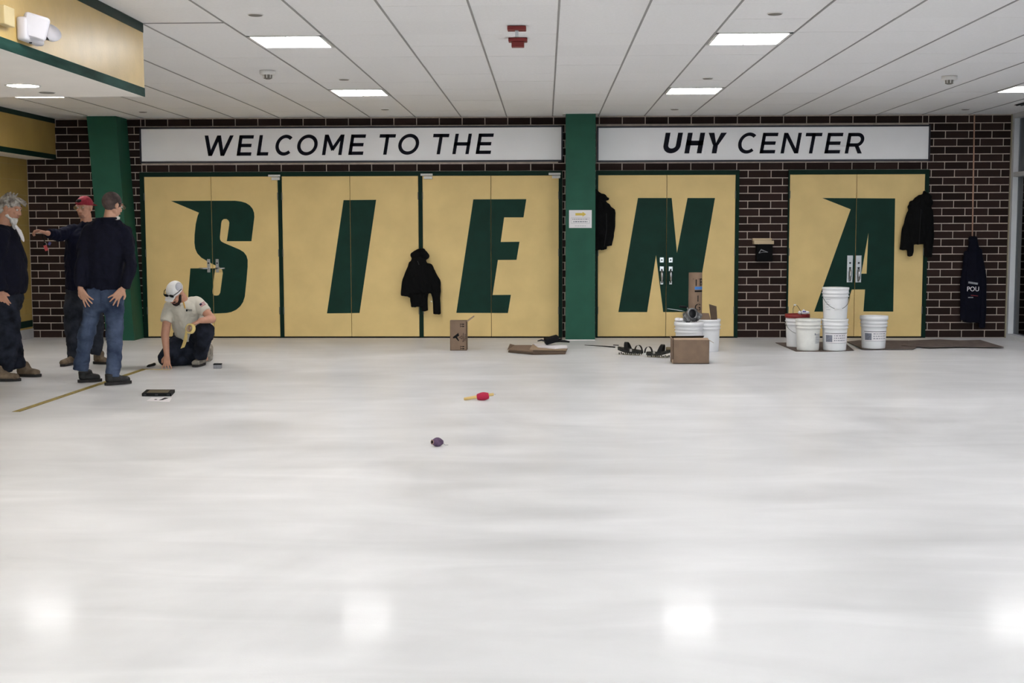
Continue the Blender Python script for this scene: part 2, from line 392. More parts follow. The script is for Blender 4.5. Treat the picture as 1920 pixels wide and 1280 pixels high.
# ---- brick wall
BW, BH, BJ, XB = .3048, .1016, .0125, .1046
brick_me = None
bm = BM(); box(bm, -.5, .5, 0, .06, -.5, .5)
brick_me = bpy.data.meshes.new('brick'); bm.to_mesh(bm and brick_me); bm.free(); brick_me.materials.append(m_brick)
def xw(px, py=480): return W(px, py).x
zt = HC
walls = {}
def bricks(wall, x0, x1, c0, c1, off=0., full=True):
    for c in range(c0, c1):
        z0 = c*BH; z1 = min(z0+BH, HC)
        ph = XB + off + (BW/2 if (c % 2) else 0)
        i = math.floor((x0-ph)/BW)
        x = ph+i*BW
        while x < x1:
            a, b = max(x, x0), min(x+BW, x1)
            if b-a > .03:
                t = bpy.data.objects.new('brick', brick_me); C.objects.link(t); t.parent = wall
                t.scale = (b-a-BJ, 1, z1-z0-BJ); t.location = ((a+b)/2, D+random.uniform(-.0015, .0015), (z0+z1)/2)
            x += BW
DT = 2.236   # top of door frames
xj = {k: xw(v) for k, v in dict(c0=51+5, f1=269, f3e=1052.5, f4=1118, f4e=1383, f5=1477, f5e=1737, end=1891).items()}
xcm = .46
def wallbox(name, regs, label):
    bm = BM()
    for (a, b, z0, z1) in regs: box(bm, a, b, D+.008, D+.25, z0, z1)
    return tag(obj(name, bm, m_mortar), label, kind='structure')
wA = wallbox('wall_far_left', [(XL-.2, xj['f1'], 0, HC+.1), (xj['f1'], xj['f3e'], DT, HC+.1), (xj['f3e'], xcm, 0, HC+.1)], 'dark brick wall left of the middle green column')
wB = wallbox('wall_far_right', [(xcm, xj['f4'], 0, HC+.1), (xj['f4'], xj['f4e'], DT, HC+.1), (xj['f4e'], xj['f5'], 0, HC+.1), (xj['f5'], xj['f5e'], DT, HC+.1), (xj['f5e'], XR+.4, 0, HC+.1)], 'dark brick wall right of the middle green column')
xs1 = xw(262, 270)
bricks(wA, XL, xj['f1']-.004, 0, 22)
bricks(wA, XL, xs1+.02, 22, 29)
bricks(wA, xs1+.02, xcm, 22, 23); bricks(wA, xs1+.02, xcm, 28, 29)
bricks(wA, xj['f3e']+.01, xcm, 0, 22); bricks(wA, .16, xcm, 23, 28)
xs2 = xw(1743, 270)
bricks(wB, xcm, xs2-.02, 22, 23); bricks(wB, xcm, xs2-.02, 28, 29)
bricks(wB, xcm, xj['f4']-.004, 0, 22); bricks(wB, xcm, xj['f4']-.004, 23, 28)
bricks(wB, xj['f4e']+.004, xj['f5']-.004, 0, 22)
bricks(wB, xj['f5e']+.004, XR, 0, 22, off=-.02); bricks(wB, xs2-.02, XR, 22, 29)

# ---- right window wall (storefront)
win = empty('window_1', (XR, 8, 0)); tag(win, 'aluminium framed glazed wall at the right edge', kind='structure')
win.matrix_world = Matrix.Identity(4); win.location = (0, 0, 0)
ys = [D-.05-1.5*i for i in range(17)]
for i, y in enumerate(ys):
    obj('mullion', box(BM(), XR, XR+.14, y-.045, y+.05, 0, HC+.05), m_alu, win)
obj('gasket', box(BM(), XR-.012, XR+.01, D-.03, D-.001, 0, HC), m_gasket, win)
obj('transom', box(BM(), XR+.005, XR+.14, ys[-1], D-.1, 2.13, 2.19), m_alu, win)
obj('sill', box(BM(), XR-.02, XR+.14, ys[-1], D-.1, 0, .06), m_alu, win)
obj('head_rail', box(BM(), XR, XR+.14, ys[-1], D-.1, HC-.06, HC+.05), m_alu, win)
for a, b in zip(ys[1:], ys[:-1]):
    obj('pane', box(BM(), XR+.07, XR+.078, a+.05, b-.045, .06, 2.13), m_glass, win)
    obj('pane', box(BM(), XR+.07, XR+.078, a+.05, b-.045, 2.19, HC-.06), m_glass, win)

# ---- doors
YF = D-.02      # face of leaves
def clip_letter(pts, xa, xb, holes=()):
    bm = BM()
    P = [W(x, y, YF) for x, y in pts]
    def loop(pl):
        vs = [bm.verts.new(V((p.x, YF, p.z))) for p in pl]
        return [bm.edges.new((vs[i], vs[(i+1) % len(vs)])) for i in range(len(vs))]
    ed = loop(P)
    for h in holes: ed += loop([W(x, y, YF) for x, y in h])
    bmesh.ops.triangle_fill(bm, edges=ed, use_beauty=True, normal=V((0, -1, 0)))
    for x, n in ((xa, -1), (xb, 1)):
        g = bm.verts[:]+bm.edges[:]+bm.faces[:]
        bmesh.ops.bisect_plane(bm, geom=g, dist=1e-6, plane_co=(x, 0, 0), plane_no=(n, 0, 0), clear_outer=True)
    if not bm.faces: bm.free(); return None
    r = bmesh.ops.extrude_face_region(bm, geom=bm.faces[:])
    bmesh.ops.translate(bm, verts=[v for v in r['geom'] if isinstance(v, bmesh.types.BMVert)], vec=(0, -.0015, 0))
    return bm
Lt = dict(
 S=[(320.6,376.6),(400,376.2),(441,376.2),(452,377.6),(461,380.3),(468.5,385),(473.5,391),(476.4,398.5),(477,406.5),(471.4,452),(425.3,452),(429.6,423),(430,417),(428.3,413),(424.5,410.4),(419.5,410.6),(416.3,413.2),(415,417.5),(412.3,444),(412.7,449),(415,452.5),(420,455.3),(449,467.5),(457,472.5),(462,479),(464.4,487),(464.3,500),(462.3,525),(459,556),(455.8,566),(450.5,574),(443,580.5),(433.5,584.8),(425,586.5),(401,587.6),(384,586.6),(371,583.2),(361.5,577),(355.4,568),(353,557),(353.4,546),(357,503),(403.3,503),(400.8,524),(398.4,546),(399,551),(402,553.8),(406.5,554),(410.3,553),(413,548.5),(417.8,512),(416.8,506),(412,501),(404,497.5),(388,489),(377.5,482.8),(370,475),(366,466),(364.6,455),(364.9,440),(367,420),(370.5,405),(373.1,398.6)],
 I=[(644.2,375.1),(705.3,374.4),(674.2,586.6),(613.1,587.3)],
 E=[(887.5,373.6),(986.9,373.2),(981.6,407.4),(945.3,407.4),(938.9,453.5),(974.1,453.1),(968.5,486.9),(933.6,487.2),(923.5,552.9),(958,552.5),(952.4,586.6),(855.6,586.3)],
 N=[(1196.1,371.1),(1259.4,371.1),(1269.3,473.6),(1289.1,371.1),(1340.6,371.1),(1303.9,584.8),(1243.4,584.8),(1230.1,478.5),(1213.3,584.8),(1159.4,584.8)],
 A=[(1541.6,371.1),(1678.3,371.9),(1674.8,584),(1618.9,583.6),(1622,542.6),(1597,542.6),(1584.3,584),(1526.5,584),(1595,392.2)])
Ah = [[(1628.3,436.3),(1624.8,512.9),(1615,512.9)]]
def door(n, fl, fr, xl, xm, xr, lab, holes=()):
    d = empty('door_%d' % n, (0, 0, 0)); tag(d, 'yellow double door with the large green letter %s' % lab, kind='structure')
    xl, xm, xr, fl, fr = [xw(v) for v in (xl, xm, xr, fl, fr)]
    zt = W((1000), 330).z; zt = 2.175
    f = BM(); box(f, fl, xl-.004, D-.03, D+.1, 0, DT); box(f, xr+.004, fr, D-.03, D+.1, 0, DT); box(f, xl-.004, xr+.004, D-.03, D+.1, zt+.004, DT)
    obj('frame', f, m_frame, d)
    obj('threshold', box(BM(), fl, fr, D-.03, D+.12, 0, .006), m_dark, d)
    obj('door_stop', box(BM(), xl-.004, xr+.004, D+.06, D+.09, 0, zt+.01), m_dark, d)
    leaves = []
    for s, (a, b) in enumerate(((xl, xm-.003), (xm+.003, xr))):
        lf = obj('door_leaf', box(BM(), a, b, YF, YF+.045, .018, zt, .003), m_yel, d)
        bm = clip_letter(Lt[lab], a+.001, b-.001, holes)
        if bm: lt = obj('painted_letter', bm, m_green, lf); lt['label'] = 'dark green painted letter'
        hx = a if s == 0 else b
        for hz in (.32, 1.1, 1.86):
            obj('hinge', tube(BM(), [(hx, YF-.008, hz), (hx, YF-.008, hz+.1)], .007), m_hinge, lf)
        leaves.append(lf)
    return d, leaves, (xl, xm, xr)
d1, l1, e1 = door(1, 267, 526.8, 275, 399.3, 523.5, 'S')
d2, l2, e2 = door(2, 526.8, 789.2, 531.3, 658.2, 785.5, 'I')
d3, l3, e3 = door(3, 789.2, 1054, 793.5, 921, 1047.5, 'E')
d4, l4, e4 = door(4, 1117, 1384, 1121, 1249, 1377, 'N')
d5, l5, e5 = door(5, 1475.5, 1737.5, 1478.5, 1603, 1730, 'A', Ah)
# lever handles on the S door
for lf, px, s in ((l1[0], 391.5, -1), (l1[1], 407.5, 1)):
    p = W(px, 498, YF); p2 = W(px, 503, YF)
    obj('handle_plate', box(BM(), p.x-.021, p.x+.021, YF-.009, YF, p.z-.09, p.z+.09, .003), m_chrome, lf)
    h = BM(); tube(h, [(p2.x, YF, p2.z), (p2.x, YF-.06, p2.z)], .011); tube(h, [(p2.x-.01*s, YF-.06, p2.z), (p2.x+.05*s, YF-.062, p2.z), (p2.x+.115*s, YF-.06, p2.z+.004)], [.012, .011, .009], 10)
    obj('lever', h, m_chrome, lf, True)
    obj('lock_cylinder', lathe(BM(), [(0, 0), (.011, 0), (.011, .006), (0, .006)], 14, Matrix.Translation((p.x, YF-.009, p.z+.035)) @ Matrix.Rotation(math.pi/2, 4, 'X')), m_steel_dk, lf)
# thumb latch pulls on the N door
for lf, px in ((l4[0], 1240.8), (l4[1], 1257.4)):
    a, bq, c, e = W(px, 487.3, YF), W(px, 504, YF), W(px, 510, YF), W(px, 530, YF)
    obj('lock_plate', box(BM(), a.x-.027, a.x+.027, YF-.008, YF, a.z-.034, a.z+.034, .003), m_chrome, lf)
    obj('lock_cylinder', lathe(BM(), [(0, 0), (.011, 0), (.011, .006), (0, .006)], 14, Matrix.Translation((a.x, YF-.008, a.z)) @ Matrix.Rotation(math.pi/2, 4, 'X')), m_steel_dk, lf)
    h = BM(); box(h, bq.x-.027, bq.x+.027, YF-.008, YF, bq.z-.03, bq.z+.034, .003); box(h, e.x-.019, e.x+.019, YF-.008, YF, e.z-.022, e.z+.022, .003)
    obj('pull_plate', h, m_chrome, lf)
    h = BM(); tube(h, [(bq.x, YF, bq.z-.015), (bq.x, YF-.04, c.z+.01), (c.x, YF-.055, c.z-.03), (c.x, YF-.052, (c.z+e.z)/2-.03), (e.x, YF-.03, e.z+.03), (e.x, YF, e.z)], [.012, .016, .018, .014, .011, .012], 10)
    obj('pull_grip', h, m_chrome, lf, True)
    obj('thumb_piece', box(BM(), bq.x-.01, bq.x+.01, YF-.03, YF-.008, bq.z-.008, bq.z+.002), m_steel_dk, lf)
# long escutcheon pulls on the A door
for lf, px in ((l5[0], 1593.3), (l5[1], 1609.5)):
    a = W(px, 504, YF)
    obj('pull_plate', box(BM(), a.x-.038, a.x+.038, YF-.008, YF, a.z-.18, a.z+.18, .003), m_chrome, lf)
    lf_ = lathe(BM(), [(0, 0), (.013, 0), (.013, .008), (0, .008)], 14, Matrix.Translation((a.x, YF-.008, a.z+.08)) @ Matrix.Rotation(math.pi/2, 4, 'X'))
    obj('lock_cylinder', lf_, m_steel_dk, lf)
    h = BM(); tube(h, [(a.x, YF, a.z+.0), (a.x, YF-.045, a.z-.02), (a.x, YF-.05, a.z-.08), (a.x, YF-.045, a.z-.135), (a.x, YF, a.z-.155)], .015, 10)
    obj('pull_grip', h, m_chrome, lf, True)
    obj('thumb_piece', box(BM(), a.x-.012, a.x+.012, YF-.03, YF-.008, a.z+.01, a.z+.024), m_steel_dk, lf)
# white stop brackets at the head of the first three doors
for dd, px, py in ((d1, 514.5, 332), (d3, 800, 330), (d3, 1040, 328.5)):
    p = W(px, py, D-.03); h = BM()
    box(h, p.x-.08, p.x+.08, D-.05, D-.03, p.z+.004, p.z+.032, .002); box(h, p.x-.035, p.x+.075, D-.06, D-.022, p.z-.04, p.z-.003, .002)
    for q in range(4): box(h, p.x-.06+q*.035, p.x-.05+q*.035, D-.053, D-.049, p.z+.01, p.z+.02)
    t = obj('stop_bracket', h, m_bracket, dd)

# ---- columns
def prism4(bm, bot, top):
    a = [bm.verts.new(V(p)) for p in bot]; b = [bm.verts.new(V(p)) for p in top]
    bm.faces.new(a[::-1]); bm.faces.new(b)
    for i in range(4): bm.faces.new((a[i], a[(i+1) % 4], b[(i+1) % 4], b[i]))
    return bm
yc = 16.52
xa, xb2 = W(1060.8, 420, yc).x, W(1116.3, 420, yc).x
c = obj('column', box(BM(), xa, xb2, yc, yc+.2, 0, HC+.003), m_col); tag(c, 'upright green steel column between the two signs', kind='structure')
obj('column_collar', box(BM(), xa-.04, xb2+.04, yc-.01, D, HC-.004, HC+.02), m_white, c)
obj('column_base', box(BM(), xa-.004, xb2+.004, yc-.004, yc+.204, 0, .012), m_white, c)
T = [W(162, 214, yc).x, W(217, 214, yc).x]; B0 = [W(199.5, 638, yc).x, W(252, 638, yc).x]
c = obj('column', prism4(BM(), [(B0[0], yc, 0), (B0[1], yc, 0), (B0[1], D-.001, 0), (B0[0], D-.001, 0)], [(T[0], yc, HC+.003), (T[1], yc, HC+.003), (T[1], D-.001, HC+.003), (T[0], D-.001, HC+.003)]), m_col)
tag(c, 'leaning green steel column behind the three standing men', kind='structure')
o_ = obj('column_collar', box(BM(), T[0]-.04, T[1]+.04, yc-.01, D, HC-.004, HC+.02), m_white, c)

# ================================================================ SIGNS
def stroke(bm, p, q, w_, T_):
    p, q = V(p), V(q); d = (q-p).normalized(); n = V((-d.y, d.x))*w_/2
    quad(bm, [p+n, p-n, q-n, q+n], T_)
def quad(bm, pts, T_): bm.faces.new([bm.verts.new(T_(V(x))) for x in pts])
def arc(bm, c, rx, ry, a0, a1, w_, T_, n=20):
    for i in range(n):
        t0, t1 = math.radians(a0+(a1-a0)*i/n), math.radians(a0+(a1-a0)*(i+1)/n)
        P = []
        for t, s in ((t0, 1), (t0, -1), (t1, -1), (t1, 1)):
            P.append(V((c[0]+(rx+s*w_/2)*math.cos(t), c[1]+(ry+s*w_/2)*math.sin(t))))
        quad(bm, P, T_)
# glyphs: width w, height 1, stroke k  (upright; slanted by the transform)
def glyph(bm, ch, w_, k, T_):
    st = lambda p, q, kk=k: stroke(bm, p, q, kk, T_)
    R_ = lambda x0, x1, y0, y1: quad(bm, [(x0, y0), (x1, y0), (x1, y1), (x0, y1)], T_)
    para = lambda a, b: quad(bm, [(a-k*.55, 0), (a+k*.55, 0), (b+k*.55, 1), (b-k*.55, 1)], T_)
    if ch == 'E': R_(0, k, 0, 1); R_(0, w_, 0, k); R_(0, w_, 1-k, 1); R_(0, w_*.93, .5-k/2, .5+k/2)
    elif ch == 'L': R_(0, k, 0, 1); R_(0, w_, 0, k)
    elif ch == 'T': R_(0, w_, 1-k, 1); R_(w_/2-k/2, w_/2+k/2, 0, 1)
    elif ch == 'H': R_(0, k, 0, 1); R_(w_-k, w_, 0, 1); R_(0, w_, .5-k/2, .5+k/2)
    elif ch == 'N': R_(0, k, 0, 1); R_(w_-k, w_, 0, 1); quad(bm, [(0, 1), (k*1.15, 1), (w_, 0), (w_-k*1.15, 0)], T_)
    elif ch == 'M': R_(0, k, 0, 1); R_(w_-k, w_, 0, 1); quad(bm, [(0, 1), (k*1.1, 1), (w_/2+k*.42, .32), (w_/2-k*.3, .2)], T_); quad(bm, [(w_, 1), (w_-k*1.1, 1), (w_/2-k*.42, .32), (w_/2+k*.3, .2)], T_)
    elif ch == 'W': para(w_*.29, k*.55); para(w_*.29, w_*.5); para(w_*.71, w_*.5); para(w_*.71, w_-k*.55)
    elif ch == 'Y': R_(w_/2-k/2, w_/2+k/2, 0, .45); quad(bm, [(w_/2-k*.6, .42), (w_/2+k*.2, .36), (k*1.2, 1), (0, 1)], T_); quad(bm, [(w_/2+k*.6, .42), (w_/2-k*.2, .36), (w_-k*1.2, 1), (w_, 1)], T_)
    elif ch == 'O': arc(bm, (w_/2, .5), w_/2-k/2, .5-k/2+.012, 0, 360, k, T_, 40)
    elif ch == 'C': arc(bm, (w_*.54, .5), w_*.54-k/2, .5-k/2+.012, 47, 313, k, T_, 30)
    elif ch == 'U':
        r = w_/2-k/2; R_(0, k, r*.9+k/2, 1); R_(w_-k, w_, r*.9+k/2, 1); arc(bm, (w_/2, r*.9+k/2), r, r*.9, 180, 360, k, T_, 20)
    elif ch == 'R':
        R_(0, k, 0, 1); q = .335; R_(0, w_-q, 1-k, 1); R_(0, w_-q, 1-2*q, 1-2*q+k); arc(bm, (w_-q, 1-q), q-k/2, q-k/2, -90, 90, k, T_, 16)
        quad(bm, [(w_-k*1.2, 0), (w_+.01, 0), (w_*.72, .4), (w_*.72-k*1.2, .4)], T_)
def sign(x0, x1, zt_, zb, letters, yb0, yb1, ytop_off, label, px0, sc, py0):
    Ys = D-.05
    a = W(x0, 270, Ys).x; b = W(x1, 270, Ys).x
    s = empty('sign', ((a+b)/2, Ys, (zt_+zb)/2)); tag(s, label, 'sign'); L0 = V(s.location)
    def rel(bm): bmesh.ops.translate(bm, verts=bm.verts[:], vec=-L0); return bm
    obj('panel', rel(box(BM(), a+.02, b-.02, Ys, D-.004, zb+.02, zt_-.02)), m_sign, s)
    f = BM(); k = .022
    box(f, a, b, Ys-.012, D-.003, zb, zb+k); box(f, a, b, Ys-.012, D-.003, zt_-k, zt_); box(f, a, a+k, Ys-.012, D-.003, zb, zt_); box(f, b-k, b, Ys-.012, D-.003, zb, zt_)
    obj('frame', rel(f), m_signframe, s)
    SL = .17
    for ch, p0, p1, bold in letters:
        X_0, X_1 = px0+p0/sc, px0+p1/sc
        q0, q1 = py0
        base = yb0+(yb1-yb0)*((X_0-q0)/(q1-q0)); Pb = W(X_0, base, Ys); Pt = W(X_0, base-ytop_off, Ys); h = Pt.z-Pb.z
        wd = (W(X_1, base, Ys).x-Pb.x)/h
        slant = SL
        lean = slant if ch not in 'TYWU' else slant
        if ch in 'EL': ww = wd-slant*.98
        elif ch in 'T': ww = wd-.03
        elif ch in 'YW': ww = wd-.04
        elif ch in 'OC': ww = wd-slant*.45
        elif ch == 'R': ww = wd-slant*.7
        elif ch == 'U': ww = wd-slant*.85
        else: ww = wd-slant
        sh0 = {'T': -slant, 'Y': -slant, 'W': -slant+.02, 'O': -slant*.25, 'C': -slant*.25, 'U': -slant*.25}.get(ch, 0)
        T_ = lambda q: V((Pb.x+(q.x+q.y*slant+sh0)*h, Ys-.001, Pb.z+q.y*h))-L0
        bm = BM(); glyph(bm, ch, ww, (.165 if not bold else .235), T_)
        r = bmesh.ops.extrude_face_region(bm, geom=bm.faces[:])
        bmesh.ops.translate(bm, verts=[v for v in r['geom'] if isinstance(v, bmesh.types.BMVert)], vec=(0, -.003, 0))
        obj('letter', bm, m_navy, s)
    return s
zs = lambda py, px=1090: W(px, py, D-.05).z
sign(262, 1055.5, W(900, 235.8, D-.05).z, W(900, 303.3, D-.05).z,
     [('W', 47, 235, 0), ('E', 248, 360, 0), ('L', 375, 467, 0), ('C', 490, 610, 0), ('O', 627, 765, 0), ('M', 787, 932, 0), ('E', 953, 1067, 0),
      ('T', 1155, 1260, 0), ('O', 1265, 1405, 0), ('T', 1493, 1597, 0), ('H', 1610, 1735, 0), ('E', 1757, 1873, 0)],
     292.3, 288.4, 38.3, 'long white sign reading WELCOME TO THE', 370, 3.368, (385, 925))
sign(1119, 1744, W(1400, 235.3, D-.05).z, W(1400, 302.8, D-.05).z,
     [('U', 105, 278, 1), ('H', 288, 465, 1), ('Y', 495, 658, 1), ('C', 742, 912, 0), ('E', 932, 1092, 0), ('N', 1112, 1293, 0), ('T', 1330, 1475, 0), ('E', 1487, 1648, 0), ('R', 1662, 1828, 0)],
     287.4, 287.8, 38.6, 'long white sign reading UHY CENTER', 1220, 4.571, (1220, 1640))

# paper notice on the column
p = W(1088.2, 410.5, yc-.002)
n = empty('notice', p); tag(n, 'white paper notice with a gold arrow taped to the middle green column', 'notice')
wv, hv = .148, .116
obj('sheet', box(BM(), -wv, wv, -.0015, .0015, -hv, hv), m_paper, n)
ar = BM(); z_ = .062
poly_prism(ar, [(-.065, -.002, z_-.016), (.028, -.002, z_-.016), (.028, -.002, z_-.032), (.075, -.002, z_), (.028, -.002, z_+.032), (.028, -.002, z_+.016), (-.065, -.002, z_+.016)], (0, -.001, 0))
obj('printed_arrow', ar, m_gold, n)
tx = BM(); random.seed(3)
for row, (zz, x0, x1, hh) in enumerate(((-.002, -.105, .105, .009), (-.034, -.092, .092, .012), (-.09, -.07, .07, .004))):
    x = x0
    while x < x1:
        q = random.uniform(.01, .03); box(tx, x, min(x+q, x1), -.0028, -.0016, zz-hh/2, zz+hh/2); x += q+.007
obj('printed_text', tx, m_gprint, n)['kind'] = 'stuff'
fr_ = BM()
for (a, b, c_, d_) in ((-.122, .122, .016, .018), (-.122, .122, -.056, -.054), (-.122, -.12, -.056, .018), (.12, .122, -.056, .018)): box(fr_, a, b, -.0026, -.0016, c_, d_)
obj('printed_border', fr_, m_gprint, n)

# black wall box with beige top
p = W(1431, 474, D-.0); Y1 = D-.002
n = empty('wall_box', (p.x, Y1, p.z)); tag(n, 'small black metal box with beige wooden ledge on the brick between the doors', 'box')
obj('box_body', box(BM(), -.105, .105, -.12, 0, -.115, .115, .006), m_black_gloss, n)
obj('box_flap', box(BM(), -.1, .1, -.126, -.12, .01, .1, .002), m_black_gloss, n)
obj('beige_ledge', box(BM(), -.145, .12, -.12, 0, .118, .165, .004), m_beige, n)
obj('beige_block', box(BM(), -.155, .095, -.09, 0, .166, .196, .004), m_beige, n)
s = BM(); tube(s, [(-.08, -.128, .0), (-.05, -.128, .045), (.04, -.128, .012)], [.004, .009, .003], 6); tube(s, [(-.08, -.128, .0), (-.02, -.128, .012), (.04, -.128, .012)], .003, 6)
obj('scuff_mark', s, m_grime, n)
# tan conduit
p0, p1 = W(1827, 219, D-.02), W(1823.2, 450, D-.02)
o = obj('conduit', tube(BM(), [(p0.x, D-.02, HC), (p1.x, D-.02, p1.z-.1)], .0095, 10), m_copper, None, True); tag(o, 'thin tan conduit running down the brick from ceiling to navy jacket', 'pipe')

# ---- ceiling devices
def disc(px, py, r, label, zc=HC, grp='round cover plates in the ceiling'):
    p = G(px, py, zc); t = empty('cover_plate', (p.x, p.y, zc)); tag(t, label, 'cover plate', grp)
    obj('plate', lathe(BM(), [(0, -.006), (r*.9, -.006), (r, -.002), (r, .006)], 28), m_disc, t, True)
    obj('rim', lathe(BM(), [(r, .004), (r*1.08, .004), (r*1.08, -.003), (r, -.003)], 28), m_white, t)
disc(479, 28, .05, 'round cover plate nearest the yellow bulkhead, in front of the left light')
disc(645, 149, .05, 'round cover plate just in front of the farther left light panel')
disc(722, 205, .05, 'round cover plate above the O of WELCOME TO, close to the brick wall')
disc(268, 210, .05, 'round cover plate beside the leaning green column')
disc(1453, 26, .05, 'round cover plate in front of the nearer right light panel')
disc(1327, 147, .05, 'round cover plate just in front of the farther right light panel')
disc(1265, 205, .05, 'round cover plate above the letters UHY close to the brick wall')
disc(1810, 205, .05, 'round cover plate near the right end of the brick wall')
disc(88, 173, .055, 'round cover plate in the bulkhead underside', 2.425)
def smoke(px, py, label):
    p = G(px, py, HC-.03); t = empty('smoke_detector', (p.x, p.y, HC)); tag(t, label, 'smoke detector', 'smoke detectors')
    obj('base', lathe(BM(), [(0, .002), (.075, .002), (.075, -.03), (.066, -.038), (0, -.038)], 28), m_white, t, True)
    obj('sensor_head', lathe(BM(), [(.045, -.036), (.04, -.07), (.02, -.078), (0, -.078)], 24), m_disc, t, True)
    v = BM()
    for i in range(8): a = i*math.pi/4; obox(v, Matrix.Translation((.042*math.cos(a), .042*math.sin(a), -.053)) @ Matrix.Rotation(a, 4, 'Z'), .006, .008, .03)
    obj('vent_fin', v, m_white, t)['kind'] = 'stuff'
smoke(502, 139, 'white smoke detector between the left light panels'); smoke(1780, 149, 'white smoke detector right of the light panels near the window')
# red alarms
p = G(969, 50, HC); t = empty('ceiling_alarm', (p.x, p.y, HC)); tag(t, 'red alarm plate with grey stem, nearer of the two', 'alarm')
obj('plate', box(BM(), -.07, .07, -.05, .05, -.03, 0, .006), m_bulb_red, t); obj('stem', box(BM(), -.013, .013, -.013, .013, -.075, -.03), m_chrome, t)
p = G(971, 72, HC); t = empty('ceiling_alarm', (p.x, p.y, HC)); tag(t, 'red alarm with deep red box, farther of the two', 'alarm')
obj('plate', box(BM(), -.075, .075, -.05, .05, -.028, 0, .006), m_bulb_red, t); obj('housing', box(BM(), -.05, .05, -.035, .035, -.07, -.028, .004), m_bulb_red, t)
# downlight under the bulkhead
p = G(43, 160.5, 2.425); t = empty('downlight', (p.x, p.y, 2.425)); tag(t, 'round glowing downlight in the bulkhead underside', 'light')
obj('trim_ring', lathe(BM(), [(.10, .0), (.115, -.006), (.118, .0)], 36), m_white, t, True); obj('lens', lathe(BM(), [(0, -.002), (.1, -.002), (.1, .002)], 36), m_down_lens, t)
for q in range(4):
    t2 = empty('downlight', (p.x, p.y-2.6*(q+1), 2.425)); tag(t2, 'round downlight under the bulkhead outside the view', 'light', 'round downlights under the bulkhead')
    obj('lens', lathe(BM(), [(0, -.002), (.1, -.002), (.1, .002)], 36), m_down_lens, t2)
# vent by the window
a = G(1893, 206, HC); b = G(1935, 199, HC)
t = empty('ceiling_vent', (5.86, 15.1, HC)); tag(t, 'dark slotted ceiling vent in the far right corner', 'vent')
obj('backing', box(BM(), -.14, .14, -.6, .6, -.004, .002), m_dark, t)
for q in range(5): obj('slat', box(BM(), -.12+q*.055, -.105+q*.055, -.6, .6, -.012, -.004), m_steel_dk, t)

# emergency light on the bulkhead
Xb = -2.949
a = PX(1, 48, Xb); z0 = PX(1, 48, Xb).z; z1 = PX(1, 13, Xb).z
t = obj('junction_box', box(BM(), Xb, Xb+.05, 6.79, 6.925, z0, z1, .004), m_tan); tag(t, 'tan electrical box on the bulkhead beside the emergency light', 'box')
t = empty('emergency_light', (Xb, 7.18, 2.575)); tag(t, 'white two-headed emergency light on the yellow bulkhead', 'light')
obj('housing', box(BM(), 0, .06, -.13, .13, -.075, .055, .015), m_fix, t, True)
obj('test_button', lathe(BM(), [(0, 0), (.008, 0), (.008, .006), (0, .006)], 12, Matrix.Translation((.04, -.03, -.08))), m_dark, t)
mh = Matrix.Translation((.085, -.07, .005)) @ Euler((math.radians(8), math.radians(14), math.radians(28)), 'XYZ').to_matrix().to_4x4()
hd = obj('lamp_head', obox(BM(), mh, .14, .05, .135, .018), m_fix, t, True)
obj('lens', obox(BM(), mh @ Matrix.Translation((0, -.026, 0)), .115, .004, .11, .0), m_fix, hd)
mh = Matrix.Translation((.07, .20, .01)) @ Euler((math.radians(62), 0, math.radians(50)), 'XYZ').to_matrix().to_4x4()
hd = obj('lamp_head', lathe(BM(), [(0, -.04), (.02, -.038), (.042, -.022), (.054, .0), (.056, .012), (.0, .013)], 28, mh), m_fix, t, True)
obj('knuckle', tube(BM(), [(.04, .14, -.02), (.07, .18, -.02)], .014), m_steel_dk, t)

# ================================================================ ORGANIC MODELLING
def cap(bm, p, q, r0, r1=None, side=(1, 0, 0), e0=1., e1=1., n=18):
    """tapered capsule with elliptical section: r0/r1 = radius or (a along side, b across)"""
    p, q = V(p), V(q); r1 = r0 if r1 is None else r1
    r0 = r0 if isinstance(r0, tuple) else (r0, r0); r1 = r1 if isinstance(r1, tuple) else (r1, r1)
    t = q-p
    t = t.normalized() if t.length > 1e-6 else V((0, 0, 1))
    s = V(side); s = s-t*s.dot(t)
    if s.length < .05: s = V((0, 1, 0)); s = s-t*s.dot(t)
    s.normalize(); u = t.cross(s); rings = []
    def ring(c, a, b): rings.append([bm.verts.new(c+s*a*math.cos(2*math.pi*i/n)+u*b*math.sin(2*math.pi*i/n)) for i in range(n)])
    for k in range(1, 6):
        th = math.pi/2*k/5; f = math.sin(th); h = math.cos(th)*min(r0)*e0; ring(p-t*h, r0[0]*f, r0[1]*f)
    for k in range(5, 0, -1):
        th = math.pi/2*k/5; f = math.sin(th); h = math.cos(th)*min(r1)*e1; ring(q+t*h, r1[0]*f, r1[1]*f)
    for A, B in zip(rings, rings[1:]):
        for i in range(n): bm.faces.new((A[i], A[(i+1) % n], B[(i+1) % n], B[i]))
    bm.faces.new(rings[0][::-1]); bm.faces.new(rings[-1])
def chain(bm, pts, rs, side=(1, 0, 0), e0=1., e1=1.):
    for i in range(len(pts)-1):
        cap(bm, pts[i], pts[i+1], rs[i], rs[i+1], side, e0 if i == 0 else 1., e1 if i == len(pts)-2 else 1.)
def ell(bm, c, r, M_=None, n=20):
    r_ = bmesh.ops.create_uvsphere(bm, u_segments=n, v_segments=n//2+2, radius=1.)
    M_ = M_ or Matrix.Identity(3)
    for v in r_['verts']: v.co = V(c)+M_ @ V((v.co.x*r[0], v.co.y*r[1], v.co.z*r[2]))
